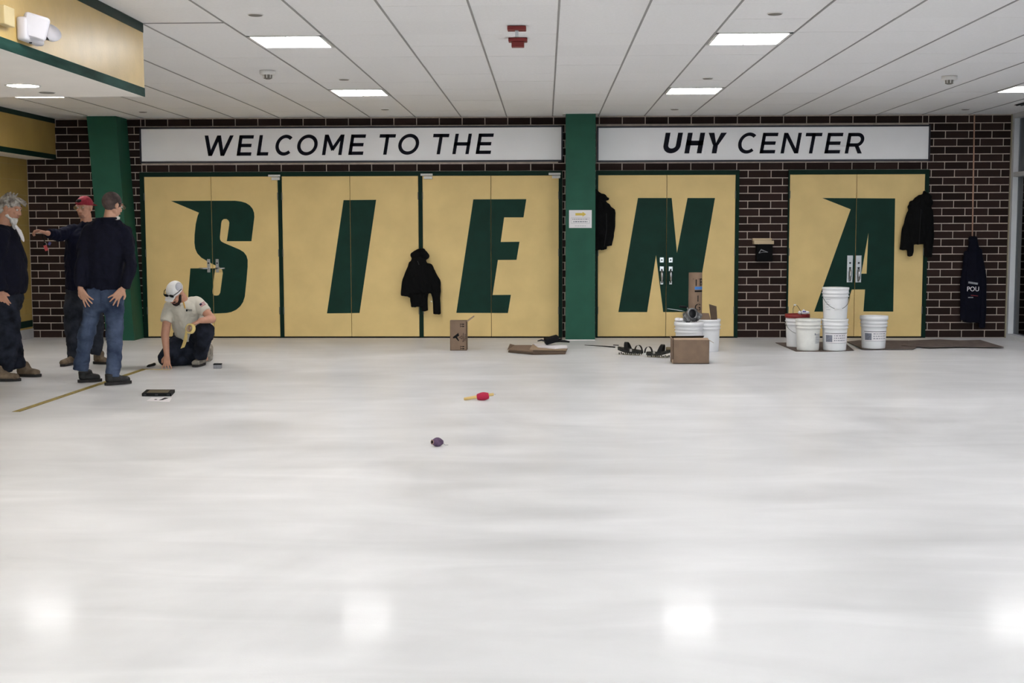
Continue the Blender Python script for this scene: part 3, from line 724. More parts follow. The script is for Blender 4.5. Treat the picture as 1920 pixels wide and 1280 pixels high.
def fuse(name, bm, m, voxel=.008, smooth=4, wr=0., wscale=(9, 9, 5), parent=None, seed=0, fine=0.):
    bmesh.ops.recalc_face_normals(bm, faces=bm.faces[:])
    me = bpy.data.meshes.new('t'); bm.to_mesh(me); bm.free(); o = bpy.data.objects.new('t', me); TMP.collection.objects.link(o)
    md = o.modifiers.new('r', 'REMESH'); md.mode = 'VOXEL'; md.voxel_size = voxel; md.adaptivity = 0
    if smooth: s = o.modifiers.new('s', 'SMOOTH'); s.factor = .5; s.iterations = smooth
    TMP.view_layers[0].update(); dg = TMP.view_layers[0].depsgraph; me2 = bpy.data.meshes.new_from_object(o.evaluated_get(dg)); bpy.data.objects.remove(o)
    me2.name = name
    if wr > 0:
        nv = len(me2.vertices); co = [0.]*(nv*3); no = [0.]*(nv*3)
        me2.vertices.foreach_get('co', co); me2.vertices.foreach_get('normal', no)
        for i in range(0, nv*3, 3):
            c = V(co[i:i+3])
            a = noise.noise(V((c.x*wscale[0]+seed, c.y*wscale[1], c.z*wscale[2])))
            b = noise.noise(V((c.x*wscale[0]*2.3, c.y*wscale[1]*2.3+seed, c.z*wscale[2]*2.6+a*2)))
            h = wr*(a+.6*b); co[i] += no[i]*h; co[i+1] += no[i+1]*h; co[i+2] += no[i+2]*h
        me2.vertices.foreach_set('co', co); me2.update()
    me2.materials.clear()
    return link(name, me2, m, parent, True)
def hand(bm, wrist, d, nrm, thumb_side, curl=.5, L=.185, spread=.12):
    """palm + five bent fingers; d = pointing direction, nrm = palm normal (fingers curl towards it), thumb_side = +-1"""
    d = V(d).normalized(); nrm = V(nrm); nrm = (nrm-d*nrm.dot(d)).normalized(); s = d.cross(nrm)*thumb_side
    wrist = V(wrist); pl = L*.5
    cap(bm, wrist, wrist+d*pl*.35, (.026, .02), (.034, .017), s)
    for k in (-1.5, -.5, .5, 1.5): cap(bm, wrist+d*pl*.25+s*k*.013, wrist+d*pl+s*k*.0195, .0145, .0115, s)
    for k, ln in zip((1.5, .5, -.5, -1.5), (.86, 1., .93, .74)):
        p = wrist+d*pl+s*k*.0195; fd = (d+s*k*spread*.5).normalized(); ang = 0.
        r = .0098
        for seg, sl in enumerate((.46, .32, .22)):
            ang += curl*(.55 if seg == 0 else .9)
            v = fd*math.cos(ang)+nrm*math.sin(ang); q = p+v*sl*L*.5*ln; cap(bm, p, q, r, r*.9); p = q; r *= .9
    p = wrist+d*pl*.22+s*.024; td = (d*.62+s*.72+nrm*.25).normalized()
    q = p+td*L*.22; cap(bm, p, q, .0145, .0118); td2 = (d*.85+s*.2+nrm*(.35+curl*.4)).normalized(); q2 = q+td2*L*.2; cap(bm, q, q2, .0115, .009)
def head(bm, c, f, u, k=1.):
    """skull, face, nose, ears, neck root. c = centre of skull, f = facing, u = up"""
    f = V(f).normalized(); u = V(u); u = (u-f*u.dot(f)).normalized(); r = f.cross(u); M_ = Matrix((r, f, u)).transposed(); c = V(c)
    P = lambda x, y, z: c+M_ @ (V((x, y, z))*k)
    ell(bm, P(0, -.012, .02), (.074*k, .094*k, .090*k), M_); ell(bm, P(0, .03, -.035), (.058*k, .060*k, .078*k), M_)
    ell(bm, P(0, .05, -.085), (.036*k, .034*k, .026*k), M_)                       # chin
    cap(bm, P(-.045, .0, -.055), P(-.02, .055, -.088), .02*k, .018*k); cap(bm, P(.045, .0, -.055), P(.02, .055, -.088), .02*k, .018*k)
    cap(bm, P(0, .083, .008), P(0, .104, -.03), .0095*k, .0135*k); cap(bm, P(-.013, .092, -.034), P(.013, .092, -.034), .009*k)   # nose
    cap(bm, P(-.045, .073, .022), P(.045, .073, .022), .0125*k)                       # brow
    cap(bm, P(-.02, .084, -.062), P(.02, .084, -.062), .0075*k)                     # mouth
    for s in (-1, 1):
        ell(bm, P(s*.077, -.008, -.01), (.009*k, .019*k, .031*k), M_); ell(bm, P(s*.036, .07, -.025), (.018*k, .016*k, .014*k), M_)
    return P, M_, k
def face_parts(P, M_, k, par, z=0.004):
    for s in (-1, 1):
        b = BM(); ell(b, P(s*.029, .079, z), (.0125*k, .0095*k, .0078*k), M_, 12); e = obj('eye', b, m_eye, par, True)
        b = BM(); ell(b, P(s*.029, .0875, z), (.0055*k, .003*k, .0055*k), M_, 10); obj('iris', b, m_iris, e, True)
    b = BM(); cap(b, P(-.02, .0905, -.0625), P(.02, .0905, -.0625), (.004, .0055), None, (0, 0, 1), n=10); obj('lips', b, m_lip, par, True)
def shoe(name, heel, toe, m, par, h=.07, wd=.05, ankle_h=.13, sole=m_sole):
    heel, toe = V(heel), V(toe); d = (toe-heel).normalized(); L = (toe-heel).length; s = V((-d.y, d.x, 0)).normalized(); z = V((0, 0, 1))
    b = BM()
    cap(b, heel+d*.045+z*.055, heel+d*L*.55+z*.05, (wd*.72, .035), (wd*.86, .04), s)
    cap(b, heel+d*L*.5+z*.05, toe-d*.05+z*.042, (wd*.86, .04), (wd*.84, .034), s)
    cap(b, heel+d*.06+z*.05, heel+d*.065+z*ankle_h, (wd*.74, .05), (wd*.82, .058), s, 1, .3)
    cap(b, heel+d*L*.5+z*.06, heel+d*.1+z*ankle_h*.92, (wd*.62, .035), (wd*.66, .04), s)
    o = fuse(name, b, m, .006, 3, .0016, (40, 40, 40), par)
    b = BM(); n = 22; ol = []
    for i in range(n):
        a = 2*math.pi*i/n; cx, cy = math.cos(a), math.sin(a); wq = wd*(.86 if cx > 0 else .76)
        ol.append(heel+d*(L/2+cx*L/2)+s*(math.copysign(abs(cy)**.7, cy)*wq))
    poly_prism(b, [p+z*.003 for p in ol], (0, 0, .026)); obj('sole', b, sole, o)
    b = BM()
    for i in range(4):
        q = heel+d*(L*.42+i*.028-.03)+z*(.098-.011*i); tube(b, [q-s*.022, q+z*.006, q+s*.022], .0035, 6)
    obj('laces', b, m_dark if m is m_shoe_blk else m_print, o)
    return o

# ================================================================ PERSON C: back view, hands on hips
def person_back():
    Y = 11.70
    J = lambda x, y, dy=0.: W(x, y, Y+dy)
    b = BM()
    P, M_, k = head(b, J(211, 384, .0), (.50, .80, -.26), (.1, .1, 1), 1.0)
    cap(b, J(208, 396, 0), J(204, 420, -.02), .055, .058)
    tor = [(J(204, 424, -.02), (.06, .055)), (J(202, 450, 0), (.13, .07)), (J(196, 520, 0), (.12, .07)), (J(194, 560, 0), (.11, .07))]
    chain(b, [t[0] for t in tor], [t[1] for t in tor])
    sl, el, wl_ = J(166, 432, 0), J(152, 494, -.11), J(151, 541, -.12)
    sr, er, wr_ = J(238, 436, 0), J(247, 494, -.12), J(231, 541, -.14)
    chain(b, [J(172,438), el, wl_], [.04, .034, .026]); chain(b, [J(232,440), er, wr_], [.04, .034, .026])
    ll = [J(174, 562, 0), J(163, 628, -.01), J(153, 688, .02)]; lr = [J(214, 562, 0), J(216, 630, 0), J(213, 696, -.03)]
    chain(b, ll, [.055, .045, .03]); chain(b, lr, [.055, .045, .03])
    hand(b, J(150, 541, -.135), V((.62, -.12, -1)), V((.35, 1, 0)), -1, .12, .185, .55)
    hand(b, J(231, 541, -.155), V((-.85, -.02, -1)), V((-.1, 1, 0)), 1, .12, .185, .55)
    o = fuse('person', b, m_skin, .0055, 3)
    tag(o, 'man seen from behind in navy sweater and blue jeans, hands on hips', 'person')
    b = BM()
    chain(b, [J(204, 410, -.01), J(203, 425, -.01)], [(.066, .062), (.10, .075)], e0=.1)
    chain(b, [J(183, 421, -.01), J(226, 423, -.01)], [(.07, .06), (.07, .06)], (0, 1, 0))
    chain(b, [J(201, 440, 0), J(200, 480, -.01), J(196, 520, -.01), J(194, 541, 0)], [(.215, .125), (.205, .135), (.185, .13), (.175, .125)], e1=.15)
    chain(b, [J(171, 432, 0), J(160, 460, -.03), J(153.5, 496, -.11), J(151, 536, -.12)], [.078, .068, .058, .047], e1=.2)
    chain(b, [J(232, 434, 0), J(240, 462, -.03), J(245.5, 497, -.12), J(233, 537, -.14)], [.078, .068, .056, .047], e1=.2)
    fuse('sweater', b, m_sweater, .009, 5, .020, (8, 8, 4), o, 3)
    b = BM(); tube(b, [J(204, 410, -.01)+V((.068*math.cos(a*.3927), .064*math.sin(a*.3927), .004)) for a in range(17)], .010, 8); obj('collar', b, m_sweater, o, True)
    b = BM()
    chain(b, [J(194, 540, 0), J(195, 562, -.01)], [(.165, .115), (.185, .125)], e0=.2)
    chain(b, [J(176, 564, -.01), J(169, 598, -.0), J(162, 626, -.01), J(156, 660, .02), J(151.5, 694, .02)], [.098, .077, .078, .068, .070], e1=.15)
    chain(b, [J(213, 564, -.01), J(215, 598, 0), J(215, 630, -.01), J(214, 665, -.02), J(212, 705, -.03)], [.10, .086, .074, .070, .064], e1=.15)
    j = fuse('jeans', b, m_jeans, .008, 3, .013, (8, 8, 12), o, 9)
    for px in (176, 216):
        b = BM(); p = J(px, 556, -.133); obox(b, Matrix.Translation(p), .12, .006, .13, .002); obj('back_pocket', b, m_jeans, j)
    shoe('shoe', (J(136, 712).x, G(140, 717).y-.02, 0), (J(175, 712).x, G(175, 716).y+.05, 0), m_shoe_blk, o, wd=.05, ankle_h=.10)
    shoe('shoe', (J(203, 712).x, G(210, 723).y-.0, 0), (J(241, 712).x, G(236, 719).y+.02, 0), m_shoe_blk, o, wd=.05, ankle_h=.10)
    # cropped hair
    b = BM(); ell(b, P(0, -.017, .026), (.079, .098, .094), M_); hb = b
    g = hb.verts[:]+hb.edges[:]+hb.faces[:]
    nrm = M_ @ V((0, .62, -.78)); bmesh.ops.bisect_plane(hb, geom=g, plane_co=P(0, .035, -.045), plane_no=nrm, clear_outer=True)
    bmesh.ops.holes_fill(hb, edges=[e for e in hb.edges if e.is_boundary]); fuse('hair', hb, m_hair_short, .005, 1, .0015, (60, 60, 60), o)
    b = BM()
    for s in (-1, 1): tube(b, [P(s*.079, -.02, .012), P(s*.081, .03, .02), P(s*.075, .085, .02), P(s*.045, .112, .012)], .0026, 6)
    tube(b, [P(-.012, .112, .014), P(.012, .112, .014)], .003, 6)
    gl = obj('glasses', b, m_print, o)
    b = BM()
    for s in (-1, 1): ell(b, P(s*.033, .108, .004), (.026, .003, .02), M_, 14)
    obj('lens', b, m_clear, gl, True)
    b = BM(); ell(b, P(0, .055, -.11), (.042, .034, .036), M_); cap(b, P(0, .08, -.1), P(0, .085, -.155), (.03, .014), (.012, .01)); fuse('beard', b, m_beard_w, .005, 2, .003, (50, 50, 50), o)
    face_parts(P, M_, k, o)
    return o
person_back()

# ================================================================ PERSON B: red cap, reaching
def person_cap():
    Y = 13.50
    J = lambda x, y, dy=0.: W(x, y, Y+dy)
    b = BM()
    P, M_, k = head(b, J(158.5, 389, -.02), (-.26, -1, -.06), (0, 0, 1), 1.0)
    cap(b, J(161, 402, 0), J(162, 424, .02), .055, .062)
    chain(b, [J(160, 432), J(157, 455), J(156, 540), J(155, 560)], [(.06, .055), (.13, .07), (.12, .07), (.11, .07)])
    chain(b, [J(138, 438), J(108, 443, -.18), J(89, 437, -.36)], [.04, .035, .027]); chain(b, [J(182, 438), J(194, 480, .05), J(192, 530, 0)], [.04, .034, .028])
    chain(b, [J(139, 564), J(137, 616), J(137, 664)], [.055, .045, .036]); chain(b, [J(174, 564), J(181, 612), J(180, 658)], [.055, .045, .036])
    hand(b, J(88, 437, -.37), V((-1, -.25, .28)), V((0, -.3, -1)), 1, .95, .18)
    hand(b, J(192, 532, 0), V((0, 0, -1)), V((-1, 0, 0)), 1, .5, .18)
    o = fuse('person', b, m_skin2, .0055, 3)
    tag(o, 'man in backwards red cap and clear glasses stretching out one arm', 'person')
    b = BM()
    chain(b, [J(161, 417, .02), J(160, 428, .01)], [(.065, .06), (.10, .075)], e0=.1)
    chain(b, [J(140, 430, .01), J(180, 430, .01)], [(.07, .06), (.07, .06)], (0, 1, 0))
    chain(b, [J(158, 448), J(157, 490), J(156, 525), J(156, 545)], [(.21, .125), (.205, .135), (.20, .135), (.195, .13)], e1=.2)
    chain(b, [J(138, 432, .0), J(122, 436, -.08), J(108, 442, -.18), J(92, 438, -.34)], [.078, .068, .064, .052], e1=.2)
    chain(b, [J(182, 434), J(194, 480, .05), J(192, 528, 0)], [.075, .06, .045], e1=.2)
    fuse('sweatshirt', b, m_sweater2, .009, 4, .018, (10, 10, 7), o, 5)
    b = BM()
    chain(b, [J(156, 543), J(156, 562)], [(.19, .12), (.195, .125)], e0=.2)
    chain(b, [J(139, 562), J(136, 610, -.01), J(138, 640), J(138, 670)], [.108, .09, .078, .066], e1=.2)
    chain(b, [J(173, 562), J(180, 612, -.01), J(181, 640), J(180, 664)], [.105, .085, .07, .06], e1=.2)
    j = fuse('jeans', b, m_jeans_dk, .009, 3, .013, (9, 9, 12), o, 2)
    shoe('boot', (J(140, 680).x, G(140, 683).y+.16, 0), (J(133, 680).x, G(134, 688).y, 0), m_boot, o, wd=.05)
    shoe('boot', (J(172, 680).x, G(170, 683).y+.06, 0), (J(204, 680).x, G(200, 683).y-.0, 0), m_boot, o, wd=.05)
    # backwards cap: dome, rear opening over the forehead, strap, bill behind
    b = BM(); ell(b, P(0, -.008, .034), (.083, .102, .092), M_)
    g = b.verts[:]+b.edges[:]+b.faces[:]; bmesh.ops.bisect_plane(b, geom=g, plane_co=P(0, 0, .022), plane_no=-(M_ @ V((0, -.10, 1))), clear_outer=True)
    bmesh.ops.holes_fill(b, edges=[e for e in b.edges if e.is_boundary]); cp = fuse('cap', b, m_cap_red, .006, 2, .002, (30, 30, 30), o)
    b = BM(); ell(b, P(0.012, .069, .072), (.034, .03, .022), M_); obj('cap_opening', b, m_dark, cp, True)
    b = BM(); tube(b, [P(-.03, .094, .052), P(0, .1005, .05), P(.045, .092, .052)], .007, 8); obj('cap_strap', b, m_cap_red, cp, True)
    b = BM(); cap(b, P(0, -.1, .03), P(0, -.16, .015), (.07, .004), (.055, .004), M_ @ V((1, 0, 0))); obj('cap_bill', b, m_cap_red, cp, True)
    b = BM()
    for s in (-1, 1):
        tube(b, [P(s*.008+.033*s-.026*math.cos(a*.5236)*1, .1, .003+.021*math.sin(a*.5236)) for a in range(13)], .0022, 6)
        tube(b, [P(s*.062, .098, .01), P(s*.08, .05, .012), P(s*.082, -.01, .008)], .0026, 6)
    gl = obj('glasses', b, m_clear, o); b = BM()
    for s in (-1, 1): ell(b, P(s*.04, .1, .003), (.027, .003, .021), M_, 14)
    obj('lens', b, m_clear, gl, True)
    face_parts(P, M_, k, o)
    # stubble
    b = BM(); ell(b, P(0, .052, -.088), (.0365, .035, .027), M_); obj('stubble', b, mat('stubble', (150, 108, 92), .8, var=.15, scale=90), o, True)
    # the tool hanging from his fingers
    p = J(80, 440, -.42)
    t = empty('key_lanyard', p); tag(t, 'black cord with red tag dangling from the outstretched hand', 'lanyard')
    q = J(87, 462, -.42)-p
    b = BM(); tube(b, [(0, 0, 0), (.0, 0, -.03), q*.6], .006, 8); obj('cord', b, m_print, t)
    b = BM(); tube(b, [q*.6, q*.75+V((.01, 0, 0)), q], .0025, 6); obj('split_ring', b, m_chrome, t)
    mq = Matrix.Translation(q+V((-.006, 0, -.015))) @ Euler((0, math.radians(-18), .2)).to_matrix().to_4x4()
    b = BM(); obox(b, mq, .034, .012, .062, .004); obj('red_tag', b, mat('red_tag', (206, 84, 84), .5, var=.1), t)
    b = BM(); obox(b, Matrix.Translation(q+V((.03, .01, .03))) @ Euler((0, .5, .4)).to_matrix().to_4x4(), .026, .006, .034, .002); obj('blue_tag', b, mat('blue_tag', (74, 72, 128), .5, var=.1), t)
    b = BM(); obox(b, mq @ Matrix.Translation((0, 0, .042)), .026, .014, .026, .003); obj('black_clip', b, m_print, t)
    return o
person_cap()

# ================================================================ PERSON A: old man in profile
def person_old():
    Y = 12.10
    J = lambda x, y, dy=0.: W(x, y, Y+dy)
    b = BM()
    P, M_, k = head(b, J(20, 390, 0), (1, -.06, -.30), (.25, 0, 1), 1.04)
    cap(b, J(13, 400, 0), J(6, 424, 0), .060, .068)
    chain(b, [J(6, 432), J(8, 455), J(12, 540), J(9, 570)], [(.055, .06), (.08, .13), (.10, .12), (.09, .11)])
    chain(b, [J(2, 440, -.19), J(-10, 500, -.24), J(2, 548, -.22)], [.04, .034, .027]); chain(b, [J(6, 440, .17), J(6, 500, .24), J(34, 546, .16)], [.04, .034, .027])
    chain(b, [J(8, 570, -.09), J(14, 635, -.09), J(6, 695, -.10)], [.055, .045, .036]); chain(b, [J(8, 570, .09), J(19, 635, .09), J(32, 684, .1)], [.055, .045, .036])
    hand(b, J(0, 548, -.215), V((.45, .12, -1)), V((0, 1, 0)), 1, .2, .15)
    hand(b, J(37, 548, .15), V((.25, -.1, -1)), V((-1, -.3, 0)), -1, .6, .16)
    o = fuse('person', b, m_skin2, .0055, 3)
    tag(o, 'old man in profile with wispy grey hair, navy sweater and dark trousers', 'person')
    b = BM()
    cap(b, J(10, 420, 0), J(5, 436, 0), (.075, .07), (.11, .10), e0=.1)
    chain(b, [J(3, 436, -.12), J(3, 436, .12)], [.08, .08])
    chain(b, [J(6, 446), J(12, 480), J(15, 520), J(14, 546)], [(.145, .20), (.175, .21), (.185, .215), (.165, .20)], e1=.2)
    chain(b, [J(3, 442, -.17), J(-8, 498, -.23), J(4, 544, -.22)], [.08, .065, .05], e1=.2); chain(b, [J(5, 442, .17), J(6, 500, .24), J(33, 544, .16)], [.08, .062, .048], e1=.2)
    fuse('sweater', b, m_sweater, .009, 4, .019, (8, 8, 5), o, 7)
    b = BM()
    chain(b, [J(12, 546), J(9, 566)], [(.16, .19), (.165, .19)], e0=.2)
    chain(b, [J(9, 566, -.09), J(16, 630, -.09), J(13, 660, -.09), J(8, 694, -.10)], [.13, .112, .095, .085], e1=.2)
    chain(b, [J(8, 566, .09), J(18, 630, .09), J(26, 660, .1), J(33, 688, .1)], [.12, .10, .085, .075], e1=.2)
    fuse('trousers', b, m_jeans_blk, .009, 3, .014, (9, 9, 12), o, 4)
    shoe('boot', (J(-12, 700, -.1).x, G(20, 716).y+.05, 0), (J(43, 700, -.1).x, G(20, 716).y+.07, 0), m_boot, o, wd=.055)
    shoe('boot', (J(20, 700, .12).x, G(50, 707).y+.07, 0), (J(70, 700, .12).x, G(60, 707).y+.03, 0), m_boot, o, wd=.055)
    b = BM(); rnd = random.Random(5)
    ell(b, P(0, -.02, .035), (.082, .105, .092), M_); ell(b, P(0, -.07, -.02), (.078, .06, .07), M_)
    g = b.verts[:]+b.edges[:]+b.faces[:]
    bmesh.ops.bisect_plane(b, geom=g, plane_co=P(0, .045, -.02), plane_no=M_ @ V((0, .75, -.66)), clear_outer=True)
    bmesh.ops.holes_fill(b, edges=[e for e in b.edges if e.is_boundary])
    for i in range(90):
        a = rnd.uniform(-2.6, 2.6); e = rnd.uniform(-.2, 1.35)
        dl = V((math.sin(a)*math.cos(e), -math.cos(a)*math.cos(e)*.9, math.sin(e)))
        if dl.y > .55 and dl.z < .5: continue
        p = P(dl.x*.07, -.02+dl.y*.09, .035+dl.z*.08); q = P(dl.x*.10+rnd.uniform(-.01, .01), -.02+dl.y*.115+rnd.uniform(0, .03), .035+dl.z*.105+rnd.uniform(-.012, .016)); cap(b, p, q, .012, .0035, n=8)
    for i in range(14): 
        xx = rnd.uniform(-.05, .05); cap(b, P(xx, .05, .10), P(xx*1.2, .112+rnd.uniform(0, .025), .07+rnd.uniform(-.02, .03)), .012, .004, n=8)
    fuse('hair', b, m_hair_grey, .005, 1, .004, (50, 50, 50), o)
    b = BM(); ell(b, P(0, .055, -.1), (.046, .04, .042), M_); cap(b, P(0, .065, -.12), P(0, .08, -.175), (.03, .02), (.014, .012)); cap(b, P(-.05, .01, -.07), P(-.02, .06, -.1), .018); cap(b, P(.05, .01, -.07), P(.02, .06, -.1), .018)
    fuse('beard', b, m_beard_w, .005, 1, .004, (50, 50, 50), o)
    # white face mask pulled down and hanging on the chest
    b = BM(); q = [J(30, 424, -.03), J(36, 432, -.03), J(42, 446, -.03), J(44, 452, -.03)]
    chain(b, q, [(.03, .012), (.038, .012), (.036, .012), (.012, .008)], (0, 1, 0)); fuse('lowered_mask', b, m_paper, .005, 2, .004, (30, 30, 30), o)
    face_parts(P, M_, k, o)
    return o
person_old()

# ================================================================ PERSON D: crouching, taping the floor
def person_crouch():
    Y = 13.30
    J = lambda x, y, dy=0.: W(x, y, Y+dy)
    gy = lambda x, y: G(x, y).y-Y
    b = BM()
    hc = J(329, 549, -.22)
    P, M_, k = head(b, hc, (-.34, -.72, -.68), (-.12, -.6, 1), 1.0)
    cap(b, J(336, 552, -.14), J(346, 570, -.06), .056, .064)
    hipc = J(356, 636, .28)
    chain(b, [J(344, 582, -.02), J(350, 605, .10), hipc], [(.09, .055), (.10, .07), (.10, .07)])
    sl, el, wl_ = J(317, 577, -.06), J(309.5, 628, -.14), J(313, 668, -.18)
    sr, er, wr_ = J(373, 569, -.02), J(397, 598, -.12), J(376, 601, -.30)
    chain(b, [sl, el, wl_], [.052, .043, .029]); chain(b, [sr, er, wr_], [.052, .045, .03])
    hand(b, J(313, 666, -.185), V((.02, -.2, -1)), V((.05, 1, -.1)), -1, .05, .175, .6)
    hand(b, J(374, 602, -.31), V((-1, -.1, -.42)), V((0, .2, -1)), -1, .7, .175)
    kn1 = J(312, 668, -.02); kn2 = J(385, 618, -.16)
    chain(b, [hipc+V((-.08, -.03, 0)), kn1], [.065, .05]); chain(b, [kn1, J(384, 672, .28)], [.05, .036])
    chain(b, [hipc+V((.08, -.03, .0)), J(383, 624, -.10)], [.065, .05]); chain(b, [J(383, 624, -.10), J(374, 672, -.0)], [.05, .036])
    o = fuse('person', b, m_skin2, .0055, 3)
    tag(o, 'crouching man in white cap and cream shirt reaching to the floor', 'person')
    b = BM()
    chain(b, [J(332, 578, -.06), J(362, 570, -.03)], [(.09, .08), (.085, .08)], (0, 1, 0))
    chain(b, [J(345, 577, -.05), J(347, 600, .04), J(352, 618, .15), J(356, 630, .22)], [(.165, .115), (.155, .125), (.15, .13), (.155, .13)], e1=.3)
    chain(b, [J(320, 577, -.06), J(314, 590, -.08), J(311.5, 603, -.11)], [.075, .066, .064], e1=.12)
    chain(b, [J(368, 569, -.02), J(378, 577, -.05), J(386, 585, -.08)], [.08, .07, .066], e1=.12)
    cap(b, J(388, 612, .2), J(372, 600, .2), .06, .1)
    sh = fuse('shirt', b, m_tee, .008, 4, .009, (10, 10, 9), o, 2)
    b = BM()
    for s in (-1, 1):
        c0 = J(341, 566, -.125)
        cap(b, J(336+s*2, 572, -.16), J(344+s*9, 562, -.07), (.022, .008), (.02, .01), (0, -.5, 1))
    fuse('collar', b, m_tee, .005, 1, 0, parent=sh)
    b = BM(); tube(b, [J(344, 566, -.155), J(345.5, 572, -.17), J(347, 578, -.172)], .007, 6); obj('lanyard_cord', b, m_orange, o)
    pz = J(356, 580.5, -.165)
    b = BM(); obox(b, Matrix.Translation(pz), .045, .02, .004); obox(b, Matrix.Translation(pz+V((.005, 0, -.012))), .035, .02, .003); obox(b, Matrix.Translation(pz+V((-.033, 0, -.006))), .012, .02, .022); obj('chest_logo', b, m_print, sh)
    # flag patch on the sleeve
    R_ = Euler((math.radians(12), math.radians(-28), math.radians(20))).to_matrix().to_4x4(); pc = Matrix.Translation(J(379.5, 570, -.135)) @ R_
    fp = obj('flag_patch', obox(BM(), pc, .058, .004, .04), m_paper, sh)
    b = BM()
    for i in range(4): obox(b, pc @ Matrix.Translation((0, -.0025, -.0165+i*.011)), .058, .002, .0055)
    obj('flag_stripes', b, m_flag_red, fp); obj('flag_canton', obox(BM(), pc @ Matrix.Translation((-.017, -.004, .009)), .024, .002, .021), m_flag_blue, fp)
    b = BM()
    cap(b, hipc+V((-.07, .02, .02)), hipc+V((.07, .02, .02)), .125, .125)
    chain(b, [hipc+V((-.07, -.03, -.02)), J(332, 652, .1), J(313, 668, -.0)], [.12, .115, .092])
    chain(b, [J(312, 672, .0), J(350, 674, .16), J(382, 671, .28)], [.085, .075, .065], e1=.2)
    chain(b, [hipc+V((.07, -.03, .0)), J(378, 628, .06), J(385, 620, -.12)], [.12, .115, .098])
    chain(b, [J(385, 623, -.13), J(380, 645, -.07), J(374, 668, -.02)], [.094, .085, .072], e1=.2)
    cap(b, J(350, 655, .12), J(362, 668, .05), .09, .06)
    fuse('work_trousers', b, m_jeans_blk, .008, 3, .012, (10, 10, 10), o, 11)
    shoe('boot', (J(375, 680).x, gy(371, 689)+Y+.29, 0), (J(370, 680).x, gy(371, 689)+Y-.0, 0), m_boot_grey, o, wd=.056, ankle_h=.14)
    # rear boot standing on its toe
    b = BM(); a0, a1 = J(391, 672, .42), J(391, 655, .46); a0.z = .045
    cap(b, a0, a1+V((0, .02, .02)), (.05, .036), (.045, .05)); cap(b, a1, J(382, 664, .30), .05, .06); fuse('boot', b, m_boot_grey, .006, 2, .002, (40, 40, 40), o)
    # cap
    b = BM(); ell(b, P(0, -.008, .036), (.084, .104, .094), M_)
    g = b.verts[:]+b.edges[:]+b.faces[:]; bmesh.ops.bisect_plane(b, geom=g, plane_co=P(0, 0, .022), plane_no=-(M_ @ V((0, .05, 1))), clear_outer=True)
    bmesh.ops.holes_fill(b, edges=[e for e in b.edges if e.is_boundary]); cp = fuse('cap', b, m_cap_white, .006, 2, .0, (30, 30, 30), o)
    b = BM(); cap(b, P(0, .075, .030), P(0, .135, .006), (.066, .006), (.050, .006), M_ @ V((1, 0, 0))); fuse('cap_bill', b, m_cap_white, .004, 2, parent=cp)
    b = BM(); ell(b, P(-.045, -.02, .065), (.044, .06, .05), M_); obj('mesh_side', b, m_mesh, cp, True)
    b = BM()
    for s in (-1, 1): ell(b, P(s*.034, .099, .052), (.029, .008, .019), M_, 14)
    gl = obj('sunglasses', b, m_black_gloss, o, True)
    b = BM()
    for s in (-1, 1): tube(b, [P(s*.06, .094, .06), P(s*.084, .05, .062), P(s*.088, -.02, .05)], .004, 6)
    tube(b, [P(-.06, .098, .066), P(0, .112, .064), P(.06, .098, .066)], .0045, 6); obj('temple', b, m_black_gloss, gl, True)
    b = BM(); ell(b, P(0, .05, -.085), (.046, .045, .042), M_); 
    for s in (-1, 1): cap(b, P(s*.06, .012, -.01), P(s*.045, .04, -.07), (.014, .022), (.02, .026))
    cap(b, P(-.024, .086, -.048), P(.024, .086, -.048), .009); fuse('beard', b, m_beard, .005, 1, .002, (60, 60, 60), o)
    face_parts(P, M_, k, o)
    b = BM(); tube(b, [J(363.5, 610.5, -.43)+V((.011*math.cos(a*.5236), 0, .011*math.sin(a*.5236))) for a in range(13)], .002, 6); obj('ring', b, m_gold, o)
    # tape roll with a hanging end
    c = J(357, 616, -.42)
    t = empty('tape_roll', c); tag(t, 'roll of masking tape with loose end in crouching man\'s hand', 'tape')
    mr_ = Euler((math.radians(78), 0, math.radians(-25))).to_matrix().to_4x4()
    obj('roll', lathe(BM(), [(.038, -.02), (.052, -.02), (.052, .02), (.038, .02), (.038, -.02)], 32, mr_), m_tape, t, True)
    obj('core', lathe(BM(), [(.0375, -.0205), (.0345, -.0205), (.0345, .0205), (.0375, .0205)], 32, mr_), m_card_lt, t, True)
    e = J(342, 652, -.46)-c; e0 = V((-.042, -.01, -.02)); n_ = V((.035, .01, .012)); bq = BM(); ls = []
    for i in range(9):
        f = i/8; m_ = e0.lerp(e, f)+V((.012*math.sin(f*3), 0, 0)); wq = .35+.65*min(1, f*2.2); ls.append((bq.verts.new(m_-n_*.55*wq), bq.verts.new(m_+n_*.55*wq)))
    for p_, q_ in zip(ls, ls[1:]): bq.faces.new((p_[0], p_[1], q_[1], q_[0]))
    bmesh.ops.solidify(bq, geom=bq.faces[:], thickness=.001); obj('loose_end', bq, m_tape, t)
    return o
person_crouch()

